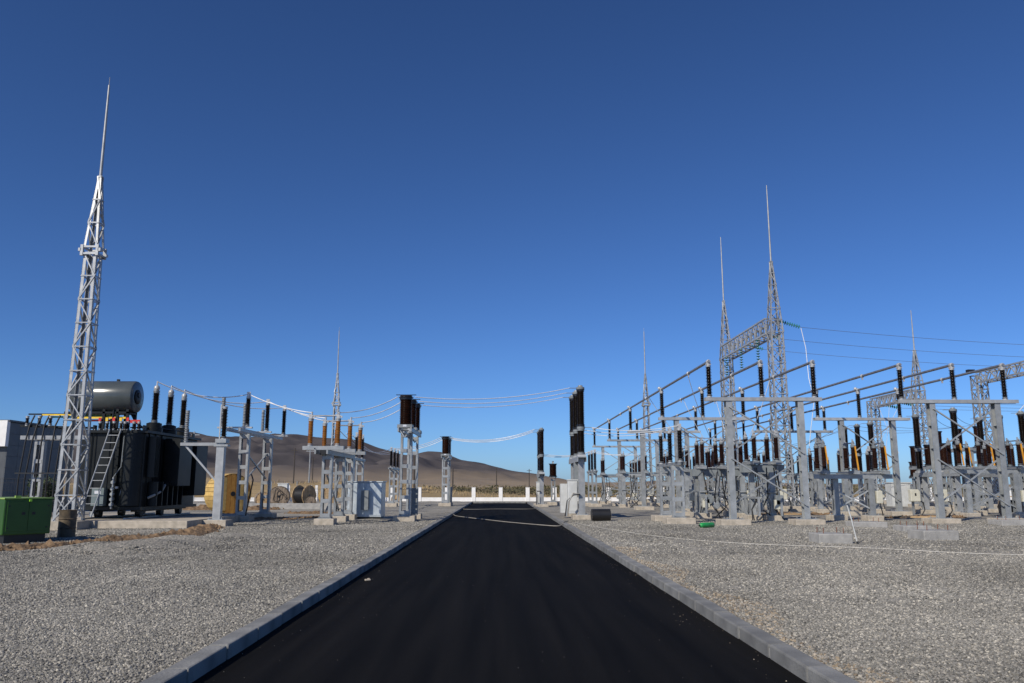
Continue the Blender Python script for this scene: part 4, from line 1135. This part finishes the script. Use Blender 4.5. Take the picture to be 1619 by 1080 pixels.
gcolumn(g3, 34.2, 57, 9.3, .45, .40, 9); gcolumn(g3, 34.2, 43, 9.3, .45, .40, 9)
gbeam(g3, 34.2, 43.4, 56.6, 8.75, 9.45, .40, 12)
MB().box((34.2 - .55, 57, 9.6), (.5, .3, .25)).part("lamp_head", BLACKP, g3)

def disc_string(label, a, b, n=9, cat="insulator string", group="green glass insulator strings"):
    a, b = Vector(a), Vector(b); d = b - a
    t = thing("insulator_string", label, cat, tuple(a), group=group)
    q = Vector((0, 0, 1)).rotation_difference(d.normalized()).to_matrix()
    L = d.length; m_ = MB()
    for k in range(n):
        z = L * (k + .7) / (n + .4)
        m_.lathe([(.03, z - .05), (.13, z - .035), (.135, z - .02), (.06, z + .02), (.03, z + .04)], (0, 0, 0), 14, q)
    m_.part("glass_disc_chain", GLASS_GREEN, t, 50)
    MB().tube([(0, 0, 0), tuple(d)], .018, 6).part("pin_chain", GALV, t)
    return t
for k, y in enumerate((53.6, 57.4, 61.2)):
    disc_string("%s green glass string hanging straight down from the tall gantry beam" % ORD[k], (GX - .5, y, 11.4), (GX - .5, y, 9.7))
    disc_string("%s green glass string pulled sideways from the tall gantry towards line wire" % ORD[k], (GX + .5, y - 1.6, 12.3 - .1 * k), (GX + 1.9, y - 1.6, 11.9 - .1 * k))
for k, y in enumerate((65.5, 68.0, 70.5)):
    disc_string("%s green glass string pulled sideways from the low gantry beam" % ORD[k], (GX2 + .4, y, 8.6), (GX2 + 1.7, y, 8.35), 7, group="green glass strings on low gantry")

# ------------------------------------------------------------------ wires
def wire(name, label, a, b, sag, r=.018, m=WIRE, n=14, cat="cable", group=None):
    a, b = Vector(a), Vector(b)
    pts = [(a.lerp(b, k / n) + Vector((0, 0, -4 * sag * (k / n) * (1 - k / n)))) for k in range(n + 1)]
    o = obj(name, MB().tube(pts, r, 6).mesh(name, m, 60))
    return tag(o, label, cat, group)
for k in range(3):
    o_ = ORD[k]
    wire("jumper_cable", "%s bright cable from transformer bushing to black post insulator" % o_, TOPB[k], LS[k], .35, .022)
    wire("jumper_cable", "%s bright cable from arrester frame down to amber disconnector" % o_, LS[k], DA[k], .12, .022)
    wire("jumper_cable", "%s bright cable from amber disconnector to near current transformers" % o_, DB[k], CT1[k] + Vector((-.4, 0, -.1)), .18, .02)
    wire("road_span_cable", "%s cable of the near three spans crossing over the road" % o_, CT1[k] + Vector((.4, 0, -.1)), BT1[k], .28, .018)
    wire("road_span_cable", "%s cable of the distant three spans crossing over the road" % o_, CT2[k] + Vector((.4, 0, -.1)), BT2[k], .45, .022)
    wire("jumper_cable", "%s cable from distant brown stand to distant current transformers" % o_, FARL[k], CT2[k] + Vector((-.4, 0, -.1)), .25, .022)
    wire("jumper_cable", "%s pale cable rising from cabinet frame to distant brown stand" % o_, (-9.2, 47 + k * 2, 4.75), FARL[k], .7, .02)
    wire("jumper_cable", "%s pale cable from near breaker to insulator stand" % o_, BM1[k], ST1[k], .18, .016)
    wire("jumper_cable", "%s pale cable from distant breaker to distant stand" % o_, BM2[k], ST2[k], .2, .018)
    wire("jumper_cable", "%s pale cable from insulator stand to deep beam disconnector" % o_, ST1[k], (9.7 + k * .9, 40.4, 4.0), .15, .014)
    wire("dropper", "%s pale dropper hanging from left busbars to deep beam disconnector" % o_, (PA[k], 37.4 + .8 * k, ZB), (10.4 + k * 1.0, 40.3, 4.1), .2, .016, cat="dropper")
    wire("dropper", "%s pale dropper from left busbars behind second portal" % o_, (PA[k], 47.4 + .8 * k, ZB), (11.2 + k * 1.3, 48.6, 4.0), .2, .016, cat="dropper")
    wire("dropper", "%s pale dropper from low gantry string down to breakers" % o_, (GX2 - .2, 66.5 + 2 * k, 8.5), (27.5 + k, 60, 4.0), .15, .016, cat="dropper")
    wire("overhead_line", "%s dark overhead line leaving tall gantry towards right edge" % o_, (GX + 1.9, 52 + 3.8 * k, 11.9 - .1 * k), (75, 52 + 3.8 * k + 2, 11.6 - .1 * k), 1.2, .012, DARKWIRE, 20, "overhead line")
    wire("overhead_line", "%s dark overhead line leaving low gantry towards right edge" % o_, (GX2 + 1.7, 65.5 + 2.5 * k, 8.35), (90, 66 + 2.5 * k, 8.6), .5, .014, DARKWIRE, 20, "overhead line")
    wire("strain_wire", "%s thin dark wire strung between right breakers and current transformers" % o_, BT3[k] + Vector((.3, 0, 0)), CT3[k], .3, .012, DARKWIRE, cat="wire")
    wire("strain_wire", "%s thin dark wire between middle breaker poles and current transformers" % o_, BT4[k] + Vector((.3, 0, 0)), CT3[k] + Vector((0, .3, 0)), .3, .012, DARKWIRE, cat="wire")
    wire("strain_wire", "%s thin dark wire from gantry disconnector across to breaker poles" % o_, (17.0 + k, 55.4, 4.0), BT4[k], .3, .012, DARKWIRE, cat="wire")
    wire("strain_wire", "%s pale wire from far stand to far busbar disconnector" % o_, ST2[k], (9.5 + k, 60, 4.0), .2, .014, cat="wire")
o = obj("dropper", MB().tube([(GX + 1.9, 52, 11.85), (GX + 2.1, 51.9, 10.5), (GX + 2.05, 51.6, 8.5), (GX + 2.15, 51.2, 7.0), (GX + 1.9, 51.4, 5.2), (19.6, 51.5, 3.9)], .022, 8).mesh("dropper", WIRE, 60))
tag(o, "long white dropper hanging from green string beside tall gantry column", "dropper")
o = obj("dropper", MB().tube([(GX2 + .6, 48, 9.0), (GX2 - 2.5, 46, 7.0), (GX2 - 4.2, 45.5, 5.6)], .022, 8).mesh("dropper", WIRE, 60))
tag(o, "white dropper near right picture edge beside last post insulator", "dropper")

# ------------------------------------------------------------------ drums, slabs, clutter on the left
def drum(label, loc, rz, D, W, flange_m, lag_m, bare=False, group=None):
    t = thing("cable_drum", label, "cable drum", loc, rz, group); r = D / 2
    MX = Matrix.Rotation(math.pi / 2, 3, 'X')
    # axis along local Y
    for s in (-1, 1):
        f = MB()
        nb = 9
        fl = thing_part = None
        root = MB().lathe([(r * .14, -.02), (r * .985, -.02), (r * .985, .02), (r * .14, .02)], (0, s * W / 2, r), 32, MX).part("flange", flange_m, t, 35)
        for k in range(nb):
            x0 = -r + 2 * r * (k + .03) / nb; x1 = -r + 2 * r * (k + .97) / nb
            h_ = math.sqrt(max(.0025, r * r - max(abs(x0), abs(x1)) ** 2))
            MB().box(((x0 + x1) / 2, s * (W / 2 + .034), r), (x1 - x0, .028, 2 * h_)).part("board", YELLOWWOOD if flange_m == ORANGEWOOD and abs(k - 4) > 1 else flange_m, root)
        MB().lathe([(r * .12, -.03), (r * .12, .03)], (0, s * (W / 2 + .06), r), 16, MX).part("hub", BLACKP if not bare else OLDWOOD, root)
    if bare:
        pr = []; n = 10
        for k in range(n):
            y = -W / 2 + .03 + (W - .06) * k / n; dy = (W - .06) / n
            pr += [(r * .72, y), (r * .755, y + dy * .25), (r * .765, y + dy * .5), (r * .755, y + dy * .75)]
        pr.append((r * .72, W / 2 - .03))
        MB().lathe(pr, (0, 0, r), 28, MX).part("cable_winding", lag_m, t, 60)
    else:
        n = 30
        for k in range(n):
            a = 2 * math.pi * (k + .5) / n; w = 2 * math.pi * r / n * .93
            m_ = Matrix.Rotation(a, 3, 'Y')
            MB().box((math.sin(a) * (r + .012), 0, r + math.cos(a) * (r + .012)), (w, W + .10, .022), m_).part("lagging_board", lag_m, t)
    return t
drum("big yellow lagged cable drum seen between arrester posts", (-15.4, 47.0, G0), R(44), 2.2, 1.1, ORANGEWOOD, YELLOWWOOD)
drum("narrow brown lagged cable drum, leftmost of the row by mesh fence", (-18.4, 64.3, G0), R(24), 1.05, .7, WOOD, OLDWOOD)
drum("grey brown cable drum with loose black cable on its flange", (-16.9, 63.6, G0), R(10), 1.5, .9, OLDWOOD, OLDWOOD)
drum("pale wood drum wound with thick black cable turned sideways", (-15.0, 63.5, G0), R(62), 1.6, 1.0, WOOD, BLACKCABLE, bare=True)
drum("small weathered cable drum right of the black cable drum", (-14.1, 62.0, G0), R(15), .72, .5, OLDWOOD, OLDWOOD)
drum("pale yellow wooden drum partly behind amber disconnector post", (-13.4, 65.0, G0), R(25), 1.4, .8, WOOD, YELLOWWOOD)
drum("tiny wooden cable drum near far insulator stand at fence", (-9.1, 72.5, G0), R(10), .75, .45, WOOD, OLDWOOD)
drum("dark cable drum lying behind right near portal", (26.3, 42.2, G0), R(80), .95, .8, OLDWOOD, BLACKCABLE, bare=True)
loop = []
for k in range(26):
    a = -.5 + k * .42; rr_ = .30 + .06 * math.sin(k * 1.3)
    loop.append((-16.8 + rr_ * math.cos(a) * 1.1, 62.98 - .01 * k, 1.0 + rr_ * math.sin(a) * 1.5 - .008 * k))
tag(obj("cable_coil", MB().tube(loop, .022, 6).mesh("cable_coil", BLACKCABLE, 60)), "loose black cable coil hanging on the grey brown drum", "cable")
o = obj("cable_loop", MB().tube([(-11.05, 36.7, 2.15), (-10.9, 36.3, 2.1), (-10.8, 36.2, 1.9), (-11.0, 36.5, 1.2), (-11.2, 36.7, .35)], .03, 8).mesh("cable_loop", BLACKCABLE, 60))
tag(o, "black cable hooked over the arrester frame's near post", "cable")
for lab, c_, d_, m_ in (("dark concrete trench wall behind the transformer", (-22, 56, .28), (22, .5, .4), CONC_GREY),
                        ("long pale concrete slab lying below the cable drums", (-12.2, 58.0, .19), (6.6, .9, .2), CONC),
                        ("pale concrete slab left of the drum row", (-15.9, 56.4, .17), (3.4, .5, .16), CONC),
                        ("weathered plank beam resting on slab by cable drums", (-12.0, 59.0, .33), (7.2, .2, .1), OLDWOOD)):
    tag(bevel(obj("slab" if m_ != OLDWOOD else "plank", MB().box(c_, d_).mesh("slab", m_)), .02, 2), lab, "slab" if m_ != OLDWOOD else "plank")
for lab, (x, y), r_, h_, m_ in (("dark open bucket drum by the fence left of the road", (-12.2, 71), .32, .8, BLACKP), ("white and red paint barrel by the fence", (-11.3, 71), .36, .85, CABWHITE), ("short tan post stub beside tiny cable drum", (-9.9, 66.5), .2, .8, WOOD)):
    t = thing("barrel", lab, "barrel", (x, y, G0)); MB().lathe([(r_ * .95, 0), (r_, .02), (r_, h_ * .33), (r_ * 1.03, h_ * .35), (r_, h_ * .37), (r_, h_ - .02), (r_ * .95, h_)], n=20).part("shell", m_, t, 40)
    MB().lathe([(r_ * 1.01, h_ * .72), (r_ * 1.01, h_ * .9)], n=20).part("band", PAINT_R if m_ == CABWHITE else m_, t, 40)
bevel(tag(obj("site_box", MB().box((-18.3, 70, .95), (.8, .6, 1.7)).box((-18.3, 70, 1.84), (.9, .7, .06)).mesh("site_box", CABWHITE)), "narrow white site box behind the brown cable drum", "box"), .02, 2)

# timber and concrete poles on the plain
for k, (px, y, ht, m_) in enumerate(((312, 100, 7.6, GALV), (420, 210, 9, POLEWOOD), (470, 150, 8.5, POLEWOOD), (494, 128, 7.2, GALV), (499, 180, 8, POLEWOOD), (627, 100, 4.6, POLEWOOD), (657, 105, 4.4, POLEWOOD), (717, 130, 4.3, POLEWOOD), (785, 190, 6, POLEWOOD), (836, 210, 6, POLEWOOD), (975, 190, 6, POLEWOOD), (1046, 230, 7, POLEWOOD))):
    x = (px - 790) / 1282 * y
    t = thing("utility_pole", "distant utility pole on the plain, number %s from the left" % ("one two three four five six seven eight nine ten eleven twelve".split()[k]), "pole", (x, y, steppe_z(x, y) - .1), group="poles on the plain")
    MB().tube([(0, 0, 0), (0, 0, ht)], [.13, .09], 8).part("shaft", m_, t)
    MB().box((0, 0, ht - .4), (1.3, .08, .1)).part("crossarm", m_, t)

# ------------------------------------------------------------------ clutter on the right
def block(label, x, y, w, d, h, rz=0.0, bolts=True):
    t = thing("foundation_block", label, "foundation", (x, y, G0), rz)
    o = MB().box((0, 0, h / 2 - .05), (w, d, h + .1)).part("concrete_block", CONC_GREY, t); bevel(o, .025, 2)
    if bolts:
        for i in (-1, 1):
            for j in (-1, 1): MB().tube([(i * w * .3, j * d * .28, h - .02), (i * w * .3 + .01, j * d * .28, h + .15)], .010, 6).part("anchor_bolt", RUST, t)
block("nearest empty grey foundation block with bolts beside leaning white pole", 9.15, 22.9, .92, .8, .26)
block("empty grey foundation block right of the leaning white pole, rusty bolts", 12.75, 24.3, 1.05, .9, .27, .05)
block("low empty foundation block farther back between the near portals", 14.3, 28.6, .98, .8, .2)
block("low empty foundation block in front of amber rod disconnector", 14.0, 31.5, 1.25, .9, .2, -.04)
block("low empty foundation block at right edge in front of portal leg", 20.6, 33.0, 1.5, 1.0, .2)
t = thing("leaning_pole", "thin white pole leaning beside the nearest foundation block", "pole", (9.72, 22.5, G0))
MB().tube([(0, 0, 0), (-.11, .0, .62), (-.20, .02, 1.02)], .017, 8).part("shaft", CABWHITE, t); MB().tube([(0, 0, 0), (0, 0, .06)], .03, 8).part("shoe", BLACKP, t)

t = thing("gas_cylinder", "green gas cylinder lying on gravel before the nearest portal", "gas cylinder", (7.75, 30.9, G0 + .10), R(-52)); t.scale = (.85, .85, .85)
MB().lathe([(.03, -.44), (.09, -.42), (.115, -.36), (.115, .36), (.10, .42), (.06, .47), (.03, .49)], (0, 0, 0), 20, Matrix.Rotation(math.pi / 2, 3, 'X')).part("shell", GASGREEN, t, 45)
MB().lathe([(.035, .48), (.035, .56)], (0, 0, 0), 10, Matrix.Rotation(math.pi / 2, 3, 'X')).part("valve", BLACKP, t)
t = thing("pipe_section", "short black pipe section lying right of the near breaker", "pipe", (4.55, 37.2, G0 + .26), R(4))
MB().lathe([(.20, -.42), (.26, -.42), (.26, .42), (.20, .42), (.20, -.40)], (.0, 0, 0), 28, M90).part("shell", BLACKP, t, 40)
for lab, (x, y), (w, d, h_) in (("white equipment kiosk behind small brown voltage transformer", (30.2, 62), (1.5, 1.0, 1.75)), ("narrow white kiosk behind the amber rod disconnector", (25.6, 61), (.75, .7, 1.7)), ("white kiosk far right behind portal legs", (36.8, 62), (.9, .8, 1.7))):
    t = thing("kiosk", lab, "kiosk", (x, y, G0)); bevel(MB().box((0, 0, h_ / 2), (w, d, h_)).part("body", CABWHITE, t), .02, 2)
    MB().box((0, 0, h_ + .03), (w + .1, d + .1, .06)).part("roof", CABWHITE, t); MB().box((0, -d / 2 - .008, h_ / 2), (w * .8, .014, h_ * .85)).part("door", CABWHITE, t)
for lab, (x, y) in (("beige drive box on post under left busbar row", (10.6, 45.0)), ("large beige drive box beside gantry column", (16.9, 49.2)), ("beige drive box with cable loop before white kiosk", (21.6, 42.8)), ("beige drive box left of right near portal leg", (22.6, 42.0)), ("grey green meter box under far left busbars", (12.1, 66.0))):
    t = thing("drive_box_post", lab, "drive box", (x, y, G0)); bevel(MB().box((0, -.12, 1.05), (.5, .3, .62)).part("box", BEIGE, t), .03, 2)
    MB().box((0, .08, .8), (.10, .10, 1.6)).part("post", GALV, t); MB().tube([(.2, -.1, .8), (.45, -.1, .7), (.5, -.1, .3), (.3, -.1, .02)], .03, 8).part("cable", BLACKCABLE, t, 60)
    MB().box((0, -.273, 1.1), (.08, .006, .14)).part("warning_mark", BLACKP, t)
# timber and spoil under the right yard
ridge("soil_heap", [(13.6, 44.2, .8), (15.0, 44.6, 1.1), (16.8, 44.4, .8), (18.5, 45.0, .9)], .7, .14, SOIL, 12)
ridge("soil_heap", [(19.0, 40.2, .8), (21.0, 40.8, 1.0), (23.0, 40.4, .8)], .7, .12, SOIL, 14)
for k, (x, y, a) in enumerate(((14.8, 43.0, .2), (20.0, 39.0, -.1), (26.3, 42.1, .1))):
    o = obj("plank", MB().box((0, 0, .03), (1.9, .22, .05)).mesh("plank", WOOD), loc=(x, y, G0 + (.06 if k < 2 else .97)), rot=(0, 0, a))
    tag(o, ("loose plank on gravel left of the tall gantry", "loose plank on gravel between the near portals", "plank lying across the dark cable drum")[k], "plank")

# ropes and hose
def gpath(name, label, pts, r, m, cat, zo=.02, flat=None):
    P = [Vector((x, y, (yard_z(x, y) + zo) if z is None else z)) for x, y, z in pts]
    Q = []
    for i in range(len(P) - 1):
        p0, p1, p2, p3 = P[max(i - 1, 0)], P[i], P[i + 1], P[min(i + 2, len(P) - 1)]
        n = max(4, int((p2 - p1).length / .25))
        for k in range(n):
            t = k / n; q = .5 * ((2 * p1) + (p2 - p0) * t + (2 * p0 - 5 * p1 + 4 * p2 - p3) * t * t + (3 * p1 - p0 - 3 * p2 + p3) * t ** 3)
            q = Vector((q.x, q.y + .02 * n2(q.x, q.y, 1.5, 3), q.z)); Q.append(q)
    Q.append(P[-1])
    return tag(obj(name, MB().tube(Q, r, 6).mesh(name, m, 60)), label, cat)
gpath("rope", "long white rope lying across the gravel on the right", [(3.1, 35.2, None), (3.6, 30.5, None), (5.0, 24.8, None), (6.8, 22.2, None), (9.0, 20.5, None), (11.5, 18.9, None), (14.5, 18.4, None)], .0075, ROPE, "rope", .035)
gpath("hose", "pale hose lying across the asphalt between the kerbs", [(-3.2, 48.8, None), (-2.72, 47.0, .165), (-2.45, 45.5, .045), (-1.8, 43.0, .05), (0.3, 37.3, .052), (1.8, 34.3, .048), (2.45, 33.8, .045), (2.68, 34.6, .165), (2.9, 36, None), (3.1, 37.6, None)], .018, HOSE, "hose")
gpath("hose", "thin line across asphalt near the road end", [(-2.7, 59.0, .165), (-2.4, 57.5, .045), (0, 57.8, .052), (2.3, 58.2, .045), (2.7, 58.8, .165)], .014, HOSE, "hose")
for k, (x, y, s) in enumerate(((-2.3, 14.7, .045),)):
    mbk = MB(); mbk.box((0, 0, .012), (.10, .06, .03)); mbk.box((.02, .01, .03), (.045, .03, .02))
    tag(bevel(obj("stone_chip", mbk.mesh("stone_chip", CONC), loc=(x, y, .02), rot=(0, 0, .4)), .01, 2), "pale stone chip on asphalt beside left kerb", "stone")
